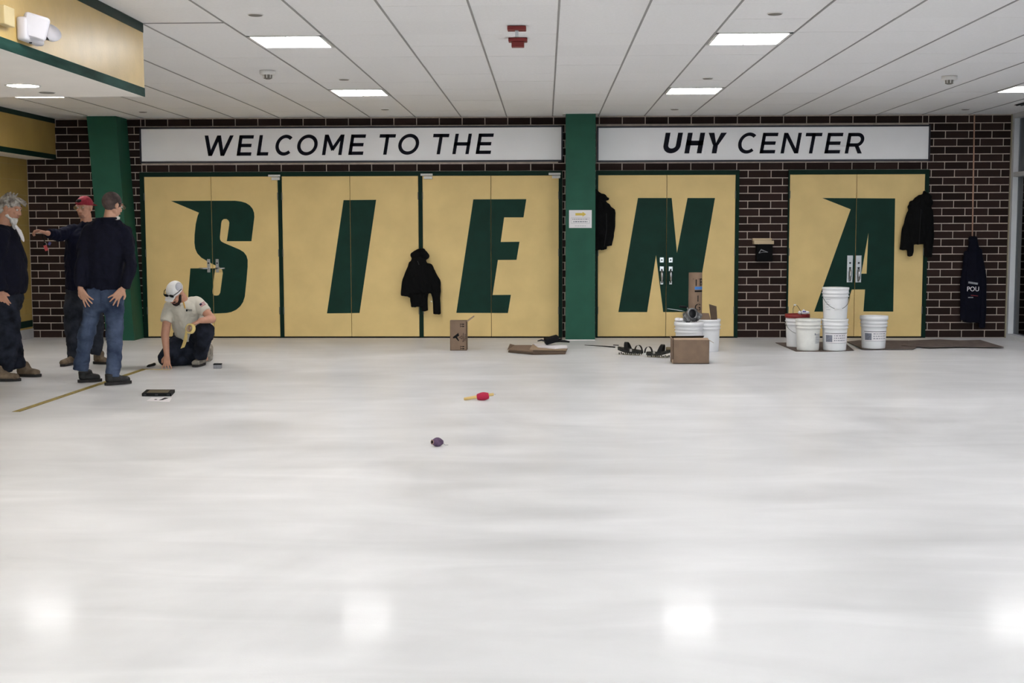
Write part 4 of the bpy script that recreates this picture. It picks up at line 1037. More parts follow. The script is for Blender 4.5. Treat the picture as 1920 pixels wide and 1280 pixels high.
# ================================================================ JACKETS
def jacket(name, label, parts, m, Yj, vox=.008, wr=.014, seed=1, ws=(12, 6, 3.2)):
    J = lambda x, y, dy=0.: W(x, y, Yj+dy)
    b = BM()
    for pts, rs, e in parts:
        chain(b, [J(*p) for p in pts], rs, (1, 0, 0), 1., e)
    o = fuse(name, b, m, vox, 3, wr, ws, None, seed); tag(o, label, 'jacket', 'coats hung on the doors'); return o
YJ = D-.10
o = jacket('hooded_jacket', 'black hooded jacket hung on the mullion between the I and E doors', [
  ([(776, 478), (790, 474), (798, 480)], [(.05, .05), (.07, .06), (.05, .05)], 1),
  ([(785, 486), (786, 520), (787, 548)], [(.10, .055), (.17, .07), (.19, .07)], .4),
  ([(786, 540), (788, 574)], [(.14, .05), (.09, .045)], .3),
  ([(774, 496), (765, 525), (761, 555)], [(.06, .05), (.07, .055), (.075, .05)], .12),
  ([(803, 500), (816, 530), (818, 560), (819.5, 588)], [(.06, .05), (.075, .055), (.06, .05), (.055, .045)], .12),
  ([(777, 555), (776, 575)], [(.05, .05), (.04, .04)], .15), ([(796, 560), (797, 582)], [(.05, .04), (.045, .04)], .15)], m_coat, YJ, seed=1)
b = BM(); p = W(809, 565, YJ-.075); obox(b, Matrix.Translation(p), .012, .006, .012); obj('reflective_tab', b, m_chrome, o)
b = BM(); p = W(783, 489, YJ-.08); tube(b, [p, p+V((.02, -.004, -.05))], .005, 6); obj('drawstring', b, m_steel_dk, o)
o = jacket('work_jacket', 'black jacket hanging half behind the middle green column', [
  ([(1116, 358), (1124, 368), (1140, 373)], [(.03, .03), (.05, .04), (.022, .025)], .5),
  ([(1118, 370), (1124, 395), (1124, 440)], [(.07, .05), (.12, .07), (.11, .06)], .3),
  ([(1132, 385), (1143, 400), (1144, 425), (1140, 460)], [(.06, .05), (.085, .055), (.07, .055), (.055, .045)], .12),
  ([(1124, 430), (1124, 468)], [(.09, .05), (.06, .045)], .12), ([(1133, 440), (1131, 466)], [(.05, .05), (.045, .04)], .12)], m_coat, YJ, seed=2)
b = BM(); tube(b, [W(1137, 400, YJ-.085), W(1137.5, 430, YJ-.085), W(1133, 462, YJ-.07)], .004, 6); obj('sleeve_seam', b, m_dark, o)
o = jacket('hooded_jacket', 'black hooded coat hung on the right jamb of the A door', [
  ([(1732, 360), (1737, 372)], [(.02, .03), (.08, .06)], .8),
  ([(1712, 382), (1728, 376), (1742, 380)], [(.05, .06), (.09, .07), (.06, .06)], 1),
  ([(1706, 388), (1708, 394)], [(.03, .05), (.02, .03)], .5),
  ([(1723, 390), (1722, 425), (1720, 455)], [(.14, .07), (.15, .08), (.12, .07)], .3),
  ([(1708, 402), (1702, 430), (1696, 468)], [(.055, .055), (.075, .06), (.065, .055)], .1),
  ([(1706, 460), (1706, 480)], [(.05, .05), (.038, .045)], .12),
  ([(1740, 395), (1742, 440), (1740, 482)], [(.07, .06), (.075, .06), (.055, .05)], .12)], m_coat, YJ, seed=3)
b = BM(); tube(b, [W(1727, 392, YJ-.1), W(1725, 430, YJ-.1), W(1723, 458, YJ-.09)], .004, 6); obj('zip', b, m_dark, o)
o = jacket('sports_jacket', 'long navy jacket with white lettering hung on the brick by the window', [
  ([(1822, 449), (1829, 449)], [(.05, .05), (.05, .05)], .5),
  ([(1825, 452), (1825, 480), (1825, 520), (1824, 570), (1824, 603)], [(.06, .05), (.10, .06), (.13, .07), (.145, .07), (.13, .06)], .15),
  ([(1836, 470), (1842, 520), (1842, 580), (1841, 614)], [(.04, .045), (.05, .055), (.05, .05), (.04, .045)], .12),
  ([(1813, 475), (1807, 530), (1806, 600)], [(.04, .045), (.045, .05), (.045, .045)], .12)], m_coat_navy, YJ, seed=4, wr=.01)
o['group'] = 'coats hung on the wall'
q = W(1824, 541, YJ-.098)
b = BM(); obox(b, Matrix.Translation(W(1824.5, 530.5, YJ-.098)) @ Matrix.Rotation(math.radians(9), 4, 'Y'), .125, .01, .026, .002); obj('printed_bar', b, m_grime, o)
text('printed_lettering', 'POU', .088, m_paper, o, Matrix.Translation(W(1824.5, 542, YJ-.103)) @ Matrix.Rotation(math.pi/2, 4, 'X') @ Matrix.Scale(.92, 4, (1, 0, 0)))
b = BM(); obox(b, Matrix.Translation(W(1827, 554, YJ-.098)) @ Matrix.Rotation(math.radians(6), 4, 'Y'), .09, .01, .009); obj('red_stripe', b, m_red, o)
b = BM(); obox(b, Matrix.Translation(W(1820, 557.5, YJ-.098)), .065, .01, .013); obj('printed_bar', b, m_grime, o)

# ================================================================ PAILS
def pail(px, py, label, R=.152, Hh=.37, lid=None, bail='side', lab='text', dz=0., Yof=None, dirty=False, open_top=False, rot=0.):
    g = G(px, py); y = g.y+R*.85; x = W(px, py, y).x
    t = empty('pail', (x, y, dz), rot); tag(t, label, 'pail', 'white plastic pails')
    r0 = R*.87
    pr = [(0, 0), (r0*.97, 0), (r0, .01), (R*.93, Hh*.62), (R*.935, Hh*.70), (R*1.0, Hh*.705), (R*1.0, Hh*.735), (R*.95, Hh*.74), (R*.955, Hh*.80), (R*1.02, Hh*.805), (R*1.02, Hh*.835), (R*.965, Hh*.84), (R*.97, Hh*.93), (R*1.0, Hh*.935), (R*1.0, Hh)]
    if open_top: pr += [(R*.93, Hh), (R*.9, Hh*.8), (r0*.9, .03), (0, .03)]
    else: pr += [(R*.9, Hh), (0, Hh*.99)]
    obj('pail_body', lathe(BM(), pr, 40), m_pail_in if dirty else m_pail, t, True)
    if lid is not None:
        l = obj('lid', lathe(BM(), [(0, Hh+.006), (R*.86, Hh+.006), (R*.9, Hh+.016), (R*1.04, Hh+.016), (R*1.05, Hh-.028), (R*1.01, Hh-.03), (R*1.0, Hh-.002)], 40), lid, t, True)
    if bail:
        b = BM(); hz = Hh*.82; n = 20
        tl = {'side': -62, 'up': 66, 'front': -50, 'low': -74}[bail]; a = math.radians(tl); P_ = []
        for i in range(n+1):
            th = math.pi*i/n; xx = math.cos(th)*R*1.04; rr = math.sin(th)*R*1.06*1.25
            P_.append(V((xx, -math.cos(a)*rr-(.0 if tl > 0 else .012), hz+math.sin(a)*rr)))
        if bail != 'up': P_ = [V((p.x, min(p.y, -math.sqrt(max(0, (R*1.035)**2-p.x**2))), p.z)) for p in P_]
        tube(b, P_, .0028, 6); w_ = obj('bail', b, m_steel_dk, t)
        b = BM(); mid = P_[n//2] if bail == 'up' else P_[n//2]
        tube(b, [mid+V((-.045, 0, 0)), mid+V((.045, 0, 0))], .009, 10); obj('grip', b, m_pail, w_, True)
    def wrap(a0, a1, z0, z1, rr):
        b = BM(); n = 12; A = []
        for i in range(n+1):
            a = math.radians(a0+(a1-a0)*i/n); A.append((b.verts.new((rr(z0)*math.sin(a), -rr(z0)*math.cos(a), z0)), b.verts.new((rr(z1)*math.sin(a), -rr(z1)*math.cos(a), z1))))
        for p_, q_ in zip(A, A[1:]): b.faces.new((p_[0], q_[0], q_[1], p_[1]))
        return b
    rr = lambda z: r0+(R*.93-r0)*(z/(Hh*.62))+.0012
    if lab == 'text':
        l = obj('printed_label', wrap(-62, 62, Hh*.24, Hh*.56, rr), m_paper, t)
        obj('label_rule', wrap(-62, 62, Hh*.545, Hh*.56, lambda z: rr(z)+.0008), m_navy, l); obj('label_rule', wrap(-55, 60, Hh*.24, Hh*.248, lambda z: rr(z)+.0008), m_gprint, l)
        obj('label_picture', wrap(-58, -24, Hh*.28, Hh*.50, lambda z: rr(z)+.0008), m_gprint, l)
        rn = random.Random(int(px))
        bb = BM()
        for row in range(3):
            a = -16.
            while a < 40:
                w_ = rn.uniform(4, 11); sub = wrap(a, a+w_, Hh*(.47-.075*row), Hh*(.495-.075*row), lambda z: rr(z)+.0010)
                me = bpy.data.meshes.new('s'); sub.to_mesh(me); sub.free(); bb.from_mesh(me); a += w_+3.5
        obj('label_print', bb, m_gprint, l)
    elif lab == 'side':
        bb = BM()
        for row in range(9):
            sub = wrap(28, 62, Hh*(.52-.035*row), Hh*(.535-.035*row), rr); me = bpy.data.meshes.new('s'); sub.to_mesh(me); sub.free(); bb.from_mesh(me)
        sub = wrap(22, 28, Hh*.5, Hh*.56, rr); me = bpy.data.meshes.new('s'); sub.to_mesh(me); sub.free(); bb.from_mesh(me)
        obj('printed_label', bb, m_gprint, t)
    elif lab == 'marks':
        bb = BM()
        for row in range(5):
            sub = wrap(-60, -44 if row % 2 else -36, Hh*(.30+.08*row), Hh*(.308+.08*row), rr); me = bpy.data.meshes.new('s'); sub.to_mesh(me); sub.free(); bb.from_mesh(me)
        obj('measure_marks', bb, m_gprint, t)
    return t, V((x, y, dz))
# flat cardboard under the pails
def sheet(name, pts, m, label, z0=.0, th=.005, cat='cardboard', wob=.0):
    P_ = [G(*p) for p in pts]; b = BM()
    poly_prism(b, [(p.x, p.y, z0+.001+random.uniform(0, wob)*0) for p in P_], (0, 0, th)); o = obj(name, b, m); tag(o, label, cat, 'flat cardboard sheets'); return o
sheet('flat_cardboard', [(1454, 643), (1492, 659), (1548, 659.5), (1601, 657.5), (1582, 641)], m_card_stain, 'flat cardboard sheet beneath the red-lidded pail and the stacked pails', th=.006)
sheet('flat_cardboard', [(1588, 642), (1617, 656), (1713, 656), (1722, 650), (1703, 640), (1610, 639.5)], m_card_stain, 'flat brown cardboard beneath the single pail at right', z0=.007, th=.006)
sheet('flat_cardboard', [(1705, 641), (1690, 650), (1745, 654), (1800, 652.5), (1882, 653.5), (1838, 640), (1800, 641), (1760, 639)], m_card_stain, 'long brown cardboard sheet reaching right below the black coat', z0=.0145, th=.006)
pail(1494, 652, 'white pail with a dark red lid at the left of the pail group', R=.146, Hh=.385, lid=m_red, bail='front', lab=None, dz=.008)
tq, lq = pail(1514.5, 659, 'white pail standing in front of the red-lidded pail', R=.150, Hh=.375, lid=None, bail=None, lab='side', dz=.008, dirty=True)
pail(1564.5, 659, 'white lidded pail at the bottom of the two-pail stack', R=.156, Hh=.375, bail=None, lab='text', dz=.008)
pail(1564.5, 659, 'white pail on top of the two-pail stack', R=.158, Hh=.375, bail='side', lab='marks', dz=.384)
pail(1637.5, 656, 'white pail alone in front of the letter A door', R=.160, Hh=.375, lid=m_pail, bail=None, lab='text', dz=.014)
# bail + small funnel on the red lid
g = W(1507, 584, 15.5)
b = BM(); P_ = [W(1487, 588, 15.4), W(1487, 578, 15.4), W(1490.5, 571, 15.4), W(1495, 573, 15.4), W(1502, 584, 15.4), W(1503, 592, 15.4)]
tube(b, P_, .003, 6); t = obj('wire_handle', b, m_steel_dk); tag(t, 'thin wire handle sticking up over the red lid', 'handle')
obj('grip', tube(BM(), [W(1488.5, 571.5, 15.4), W(1492.5, 571.5, 15.4)], .009, 8), m_pail, t, True)
fz = .008+.385+.018
t = empty('crumpled_rag', (g.x, 15.5, fz)); tag(t, 'small white crumpled wrapper on the red pail lid', 'rag')
b = BM(); cap(b, (-.045, 0, .02), (.05, 0, .02), (.04, .02), (.03, .02)); cap(b, (-.01, 0, .02), (.0, .0, .045), .025, .015); fuse('wrapper', b, m_paper, .005, 1, .008, (30, 30, 30), t)
b = BM(); obox(b, Matrix.Translation((.0, -.035, .035)), .04, .01, .014); obj('purple_print', b, mat('purple_print', (110, 100, 170), .7, var=.1), t)

# ---- pails by the N door
pail(1325.5, 660, 'white open pail right of the cardboard tube', R=.158, Hh=.385, bail=None, lab=None, open_top=True)
ta, la = pail(1291, 664, 'white pail behind the open box with silver bag on it', R=.165, Hh=.355, lid=m_pail, bail=None, lab=None)
P4 = W(1334, 625, 14.96)
# print on the pail
text('printed_label', 'mix', .05, m_gprint, bpy.data.objects[ta.name], Matrix.Translation((.10, -.14, .27)) @ Matrix.Rotation(math.radians(38), 4, 'Z') @ Matrix.Rotation(math.pi/2, 4, 'X')) if False else None
gp = W(1334, 640, 15.12)
# tall cardboard tube
x = W(1303.5, 560, 15.5).x; zt2 = W(1303.5, 511, 15.5).z
t = empty('cardboard_tube', (x, 15.5, .001)); tag(t, 'tall cardboard tube with black and blue print standing behind the white pails', 'tube')
R_ = .0825; hh = zt2
obj('tube_body', lathe(BM(), [(R_-.006, 0), (R_, 0), (R_, hh), (R_-.006, hh), (R_-.006, .01)], 36), m_card, t, True)
def on_tube(body, size, zc, ang, m, sc=1.):
    me = text_me(body, size, .0006)
    for v in me.vertices:
        a = v.co.x*sc/R_+ang; rr = R_+.001+v.co.z; v.co = V((rr*math.sin(a), -rr*math.cos(a), zc+v.co.y))
    link('printed_lettering', me, m, t)
on_tube('TB', .13, hh-.12, .45, m_print); on_tube('1', .11, hh-.32, .3, m_print); on_tube('G', .12, hh-.425, .3, m_print)
def on_band(z0, z1, a0, a1, m):
    b = BM(); n = 10; A = []
    for i in range(n+1):
        a = a0+(a1-a0)*i/n; A.append((b.verts.new(((R_+.001)*math.sin(a), -(R_+.001)*math.cos(a), z0)), b.verts.new(((R_+.001)*math.sin(a), -(R_+.001)*math.cos(a), z1))))
    for p_, q_ in zip(A, A[1:]): b.faces.new((p_[0], q_[0], q_[1], p_[1]))
    obj('printed_band', b, m, t)
on_band(hh-.205, hh-.17, -.2, 1.4, m_blue); on_band(hh-.235, hh-.215, -.2, 1.4, m_print); on_band(hh-.53, hh-.50, .1, 1.2, m_blue)
# cardboard scraps standing in the pail
t = empty('cardboard_scrap', W(1318, 593, 14.99)); tag(t, 'light brown cardboard flap leaning over the open pail rim', 'cardboard')
c0 = V(t.location); b = BM(); poly_prism(b, [W(x_, y_, 14.99)-c0 for x_, y_ in ((1294, 590), (1300, 586), (1329, 587), (1333, 600), (1316, 601), (1300, 599))], (0, .004, 0)); obj('flap', b, m_card, t)
t = empty('cardboard_scrap', W(1337, 590, 15.03)); tag(t, 'dark cardboard flap standing up at the right of the open pail', 'cardboard'); c0 = V(t.location)
b = BM(); poly_prism(b, [W(x_, y_, 15.03)-c0 for x_, y_ in ((1329.5, 570), (1343.5, 574), (1345, 601), (1333, 601))], (0, .004, 0)); obj('flap', b, m_card_dk, t)
# black clamp between, silver bag
zl = .355+.022
t = empty('silver_tool_bag', (la.x, la.y-.02, zl)); tag(t, 'crumpled silver grey respirator and bag on the pail behind the box', 'bag')
b = BM(); chain(b, [(-.03, 0, .05), (.03, .01, .055), (.09, 0, .06)], [(.08, .045), (.09, .05), (.06, .055)], (1, 0, 0)); cap(b, (.0, -.02, .08), (.04, 0, .11), .05, .04)
fuse('crumpled_bag', b, m_silver, .005, 1, .014, (22, 22, 22), t, 4)
obj('filter_ring', lathe(BM(), [(.052, -.012), (.066, -.012), (.066, .03), (.052, .03), (.052, -.012)], 28, Matrix.Translation((.02, -.085, .095)) @ Euler((math.radians(84), 0, math.radians(24))).to_matrix().to_4x4()), m_silver, t, True)
obj('filter_face', lathe(BM(), [(0, 0), (.053, 0), (.053, .008), (0, .008)], 28, Matrix.Translation((.02, -.085, .095)) @ Euler((math.radians(84), 0, math.radians(24))).to_matrix().to_4x4()), m_steel_dk, t, True)
p = V((la.x, la.y, zl))
t = empty('trowel', (la.x-.02, la.y+.03, zl+.125)); tag(t, 'trowel with black grip lying across the silver bag', 'trowel')
b = BM(); poly_prism(b, [(-.23, 0, .02), (-.06, -.03, -.005), (.02, -.02, -.03), (.02, .03, -.03), (-.06, .035, -.005)], (0, 0, .003)); obj('blade', b, m_chrome, t)
obj('grip', tube(BM(), [(-.09, -.01, .045), (-.02, 0, .04), (.0, 0, .035)], [.013, .015, .011], 10), m_print, t, True)
obj('ferrule', tube(BM(), [(-.0, 0, .035), (.012, 0, .01), (.0, 0, -.02)], .006, 8), m_chrome, t)
t = empty('white_rag', (la.x-.125, la.y-.03, zl)); tag(t, 'folded white rag on the pail left of the silver bag', 'rag')
b = BM(); cap(b, (-.02, 0, .022), (.04, 0, .018), (.035, .024), (.03, .02), (0, 1, 0)); fuse('cloth', b, m_paper, .005, 1, .005, (30, 30, 30), t)

# ================================================================ BOXES ON THE FLOOR
def carton_flap(bm, a, b, dvec, th=.004):
    a, b, dvec = V(a), V(b), V(dvec); n = (b-a).cross(dvec).normalized()*th
    poly_prism(bm, [a, b, b+dvec, a+dvec], n)
# carton 1
g = G(859.5, 657); wq = W(875, 657, g.y).x-W(844, 657, g.y).x; h1 = W(860, 602, g.y).z; dp = .21
t = empty('cardboard_box', (g.x, g.y+dp/2, 0)); tag(t, 'tall printed cardboard box with open flap in front of the E door', 'box')
a = wq/2; b = BM()
for (x0, x1, y0, y1) in ((-a, a, -dp/2, -dp/2+.004), (-a, a, dp/2-.004, dp/2), (-a, -a+.004, -dp/2, dp/2), (a-.004, a, -dp/2, dp/2)): box(b, x0, x1, y0, y1, .001, h1)
box(b, -a, a, -dp/2, dp/2, .001, .006); obj('carton', b, m_card, t)
b = BM(); carton_flap(b, (a, -dp/2, h1), (a, dp/2, h1), (.078, 0, .056), .014); obj('flap', b, m_card_lt, t)
b = BM(); carton_flap(b, (-a, -dp/2, h1+.001), (a, -dp/2, h1+.001), (0, .09, .004)); obj('flap', b, m_card, t)
b = BM(); carton_flap(b, (-a, dp/2, h1+.001), (a, dp/2, h1+.001), (0, -.09, .006)); obj('flap', b, m_card, t)
fm = lambda x_, z_: Matrix.Translation((x_, -dp/2-.0006, z_)) @ Matrix.Rotation(math.pi/2, 4, 'X')
R90 = Matrix.Rotation(math.pi/2, 4, 'Z')
text('printed_lettering', 'Benjamin', .030, m_print, t, fm(a*.60, h1*.45) @ R90); text('printed_lettering', 'Moore', .030, m_print, t, fm(a*.83, h1*.45) @ R90)
b = BM(); yq = -dp/2-.0008
def flat(pts): poly_prism(b, [(x_, yq, z_) for x_, z_ in pts], (0, -.0006, 0))
cx, cz = -.02, h1*.45
flat([(cx-.045, cz+.005), (cx-.01, cz+.03), (cx+.02, cz+.055), (cx+.03, cz+.02), (cx+.005, cz+.005), (cx+.03, cz-.04), (cx+.02, cz-.045), (cx-.012, cz-.008), (cx-.045, cz-.012)])
obj('printed_symbol', b, m_print, t)
b = BM(); q = .03; c2 = (.028, h1*.45)
for (p_, r_) in (((c2[0]+.018, c2[1]-.02), (c2[0]+.018, c2[1]+.02)), ((c2[0]+.018, c2[1]+.02), (c2[0]-.014, c2[1])), ((c2[0]-.014, c2[1]), (c2[0]+.018, c2[1]-.02))):
    tube(b, [(p_[0], yq, p_[1]), (r_[0], yq, r_[1])], .0028, 4)
obj('printed_triangle', b, m_print, t)
b = BM()
for zc in (h1*.86, h1*.1):
    for k_ in (-1, 1):
        xx = a*.58; flat([(xx-.03, zc+k_*.013-.003), (xx-.005, zc+k_*.013-.003), (xx-.005, zc+k_*.013-.009), (xx+.02, zc+k_*.013), (xx-.005, zc+k_*.013+.009), (xx-.005, zc+k_*.013+.003), (xx-.03, zc+k_*.013+.003)])
    flat([(a*.58-.035, zc-.024), (a*.58-.031, zc-.024), (a*.58-.031, zc+.024), (a*.58-.035, zc+.024)])
obj('printed_arrows', b, m_print, t)
# carton 2 (in front of the pail)
g = G(1296, 682); x0 = W(1262, 682, g.y).x; x1 = W(1329.5, 682, g.y).x; h2 = W(1296, 637.5, g.y).z; dp = .30; a = (x1-x0)/2
t = empty('cardboard_box', ((x0+x1)/2, g.y+dp/2, 0)); tag(t, 'plain wide cardboard box in front of the white pails', 'box')
b = BM()
for (p0_, p1_, y0, y1) in ((-a, a, -dp/2, -dp/2+.004), (-a, a, dp/2-.004, dp/2), (-a, -a+.004, -dp/2, dp/2), (a-.004, a, -dp/2, dp/2)): box(b, p0_, p1_, y0, y1, .001, h2)
box(b, -a, a, -dp/2, dp/2, .001, .006); obj('carton', b, m_card, t)
b = BM(); carton_flap(b, (-a, dp/2, h2), (a-.03, dp/2, h2+.004), (0, -.10, .028)); obj('flap', b, m_card_dk, t)
b = BM(); carton_flap(b, (-a+.01, -dp/2, h2+.001), (a-.005, -dp/2, h2+.001), (0, .10, .012)); obj('flap', b, m_card_lt, t)
b = BM(); carton_flap(b, (a, -dp/2, h2), (a, dp/2, h2), (.05, 0, -.03)); obj('flap', b, m_card_lt, t)
b = BM(); carton_flap(b, (-a, -dp/2, h2), (-a, dp/2, h2), (-.012, 0, .02)); carton_flap(b, (-a-.001, -dp/2, 0.004), (-a-.001, -dp/2, .05), (-.012, .0, 0)); obj('flap', b, m_card_lt, t)

# ---- flat carton with paper and black tool
g = G(1008, 664); Yc = g.y+.22
def GP(x_, y_, z=0.): p = G(x_, y_, z); return V((p.x, p.y, z))
t = empty('opened_carton', GP(1008, 660)); tag(t, 'opened shallow cardboard tray near the middle of the floor', 'cardboard'); c0 = V(t.location)
A = [GP(953, 661), GP(1000, 665.3), GP(1060, 664.5), GP(1064, 655), GP(1010, 650), GP(962, 652)]
b = BM(); poly_prism(b, [p-c0+V((0, 0, .004)) for p in A], (0, 0, .02)); obj('tray_base', b, m_card_dk, t)  # shading along the tray bottom put into a darker cardboard colour
b = BM(); zz = .026
poly_prism(b, [p-c0+V((0, 0, zz)) for p in (GP(952, 659.5), GP(1000, 664), GP(995, 651), GP(960, 651))], (0, 0, .004)); obj('inner_flap', b, m_card, t)
b = BM(); l_ = [GP(951, 660)-c0+V((0, 0, .026)), GP(962, 651.5)-c0+V((0, 0, .026))]
poly_prism(b, [l_[0], l_[0].lerp(l_[1], .95)+V((.02, 0, .01)), W(956, 644.5, l_[1].y+c0.y-.25)-c0], (.003, .003, 0)); obj('raised_corner', b, m_card, t)
b = BM(); poly_prism(b, [p-c0+V((0, 0, .03)) for p in (GP(993, 661), GP(1062, 662), GP(1064, 656), GP(1012, 650), GP(998, 652))], (0, 0, .012)); obj('upper_flap', b, m_card_lt, t)
t2 = empty('paper_sheet', GP(1030, 657)+V((0, 0, .044))); tag(t2, 'crumpled white paper lying on the opened cardboard tray', 'paper'); c1 = V(t2.location)
b = BM(); poly_prism(b, [V((p-c1).xy.to_3d()) for p in (GP(1008, 658), GP(1040, 661), GP(1064, 659.5), GP(1063, 656), GP(1035, 652), GP(1000, 652))], (0, 0, .012)); obj('sheet', b, m_paper, t2)
t3 = empty('black_tool', GP(1034, 655)+V((0, 0, .084))); tag(t3, 'black strap and tool lying on the paper in the tray', 'tool')
obj('tool_body', obox(BM(), Matrix.Translation((0.0, 0, .035)) @ Euler((.1, -.25, .2)).to_matrix().to_4x4(), .17, .10, .075, .01), m_print, t3)
obj('tool_arm', obox(BM(), Matrix.Translation((.03, 0, .03)) @ Euler((0, -.15, .1)).to_matrix().to_4x4(), .2, .03, .018, .004), m_print, t3)
obj('strap', tube(BM(), [(.04, 0, .012), (.10, -.01, .02), (.17, -.02, .018), (.22, -.02, .01)], [.012, .014, .014, .01], 8), m_print, t3, True)
b = BM(); tube(b, [(-.17, 0, .02), (-.12, .01, .03), (-.07, 0, .016), (-.03, 0, .03)], [.006, .012, .01, .008], 8); obj('clip', b, m_steel_dk, t3, True)

# thin rod
p0, p1, p2 = GP(1096, 648.5), GP(1130, 650), GP(1153, 652)
o = obj('thin_rod', tube(BM(), [p0+V((0, 0, .012)), p1+V((0, 0, .009)), p2+V((0, 0, .009))], [.003, .006, .008], 8), m_print); tag(o, 'thin black rod on the floor left of the spiked sandals', 'rod')
o = obj('thin_rod', tube(BM(), [GP(1150, 647.5)+V((0, 0, .006)), GP(1160, 648)+V((0, 0, .006))], .005, 8), m_print); tag(o, 'short black rod tip just behind the left spiked sandal', 'rod')
# spiked sandals
def sandal(pa, pb, label, flip, extra):
    A, B = GP(*pa), GP(*pb); d = (B-A); L = d.length; ang = math.atan2(d.y, d.x)
    t = empty('spiked_sandal', (A+B)/2+V((0, .06, 0)), ang); tag(t, label, 'sandal', 'spiked overshoes'); s = -1 if flip else 1
    b = BM(); ol = []
    for i in range(24):
        a_ = 2*math.pi*i/24; ol.append(V((math.cos(a_)*L/2, math.copysign(abs(math.sin(a_))**.6, math.sin(a_))*.06*(1 if math.cos(a_)*s > 0 else .8), .022)))
    r_ = BM(); poly_prism(r_, ol, (0, 0, .036))
    for v in r_.verts: v.co.z += .022*max(0, -v.co.x*s/L*2)**1.5*1.6 if v.co.x*s < 0 else 0
    obj('sole_plate', r_, m_grimy, t)
    b = BM()
    for v in [(-L*.5, .05, 0)]: pass
    rim = []
    for k_ in (-1, 1):
        tube(b, [V((x_*L, k_*.058, .045+(.03*max(0, -x_*s*2)**1.5))) for x_ in (-.42, -.2, 0, .2, .42)], .008, 6)
    obj('side_rim', b, m_black, t)
    for i in range(6):
        for k_ in (-1, 1):
            x_ = -L*.4+i*L*.16; b = BM(); lathe(b, [(0, 0), (.005, .008), (.009, .024)], 8, Matrix.Translation((x_, k_*.035, 0))); obj('spike', b, m_grimy, t)
    for xc, hh_, rr_ in ((-.02*s, .115, .075), (.11*s, .07, .05)):
        b = BM(); P0 = []
        for i in range(13):
            a_ = math.pi*i/12; P0.append((V((xc, math.cos(a_)*.062, .035+math.sin(a_)*hh_))))
        sk = -.03*s if hh_ > .1 else .0
        ls = [(b.verts.new(p+V((-.03+.012*math.sin(math.pi*j/12)+sk*math.sin(math.pi*j/12), 0, 0))), b.verts.new(p+V((.03-.008*math.sin(math.pi*j/12)+sk*math.sin(math.pi*j/12), 0, 0)))) for j, p in enumerate(P0)]
        if hh_ < .1: ls = [(b.verts.new(V((xc+.045*math.cos(math.pi*j/12), -.055, .045+.075*math.sin(math.pi*j/12)))), b.verts.new(V((xc+.045*math.cos(math.pi*j/12), .0, .045+.075*math.sin(math.pi*j/12))))) for j in range(13)]
        for q_, w_ in zip(ls, ls[1:]): b.faces.new((q_[0], q_[1], w_[1], w_[0]))
        bmesh.ops.solidify(b, geom=b.faces[:], thickness=.006); obj('strap', b, m_black, t)
    b = BM(); box(b, -.012+.03*s, .012+.03*s, -.07, -.06, .045, .075); obj('buckle', b, m_chrome, t)
sandal((1159, 665), (1206, 667), 'grimy spiked overshoe, left one of the pair', False, 0)
sandal((1213, 669.5), (1258, 671.5), 'grimy spiked overshoe touching the plain cardboard box', True, 0)
p = W(1254.5, 654.5, 14.35)
o = obj('wood_block', lathe(BM(), [(0, 0), (.033, 0), (.033, .05), (0, .05)], 20), m_wood_dk, None, True); o.location = (p.x, 14.40, .055); tag(o, 'short brown tape core on the right spiked overshoe', 'block')

# ================================================================ SMALL FLOOR THINGS
# yellow tape
def strip(bm, p, q, w_, z=.001, n=1):
    d = (q-p).normalized(); s_ = V((-d.y, d.x, 0))*w_/2
    poly_prism(bm, [p-s_+V((0, 0, z)), q-s_+V((0, 0, z)), q+s_+V((0, 0, z)), p+s_+V((0, 0, z))], (0, 0, .0012))
b = BM(); strip(b, GP(30, 772), GP(272, 691.5), .065); o = obj('floor_tape', b, m_tapeline); tag(o, 'long yellow tape line on the floor between the standing men', 'tape')
b = BM(); strip(b, GP(271, 692.3), GP(320, 693), .045); o = obj('floor_tape', b, m_tape); tag(o, 'short pale tape strip running to the crouching man\'s hand', 'tape')
b = BM(); p, q = GP(276, 689), GP(288, 685.5); tube(b, [p+V((0, 0, .014)), p.lerp(q, .25)+V((0, 0, .015)), q+V((0, 0, .015))], [.007, .014, .014], 10); o = obj('marker', b, m_print, None, True); tag(o, 'short black marker lying beside the yellow tape line', 'marker')
obj('marker_cap', tube(BM(), [q+V((0, 0, .015)), q+(q-p).normalized()*.03+V((0, 0, .015))], .0155, 10), m_dark, o, True)
# silver box
p = GP(407, 691); t = empty('small_metal_case', (p.x, p.y+.03, 0), .1); tag(t, 'small silver case with black top right of the crouching man', 'case')
obj('case_body', box(BM(), -.042, .042, -.03, .03, 0, .04, .004), mat('silver_case', (132, 130, 134), .6, .2, var=.1, scale=30), t); obj('case_lid', box(BM(), -.043, .043, -.031, .031, .04, .052, .004), m_print, t)
# black tray
A = [GP(266, 743), GP(321, 743), GP(328, 735.5), GP(275, 735.5)]; c0 = (A[0]+A[2])/2
t = empty('black_case', c0); tag(t, 'flat black case lying on the floor in front of the crouching man', 'case')
b = BM(); poly_prism(b, [p-c0+V((0, 0, .001)) for p in A], (0, 0, .026)); bmesh.ops.recalc_face_normals(b, faces=b.faces[:]); obj('case_body', b, m_print, t)
ins = [c0.lerp(p, .72) for p in A]; b = BM(); poly_prism(b, [p-c0+V((0, 0, .027)) for p in ins], (0, 0, .0015)); obj('label_panel', b, mat('brass_label', (92, 80, 56), .5, var=.2, scale=20), t)
b = BM()
for f in (.0, .5, 1.0): 
    q = A[0].lerp(A[1], .1+f*.8)-c0; box(b, q.x-.012, q.x+.012, q.y-.004, q.y+.004, .008, .02)
obj('latch', b, m_steel_dk, t)
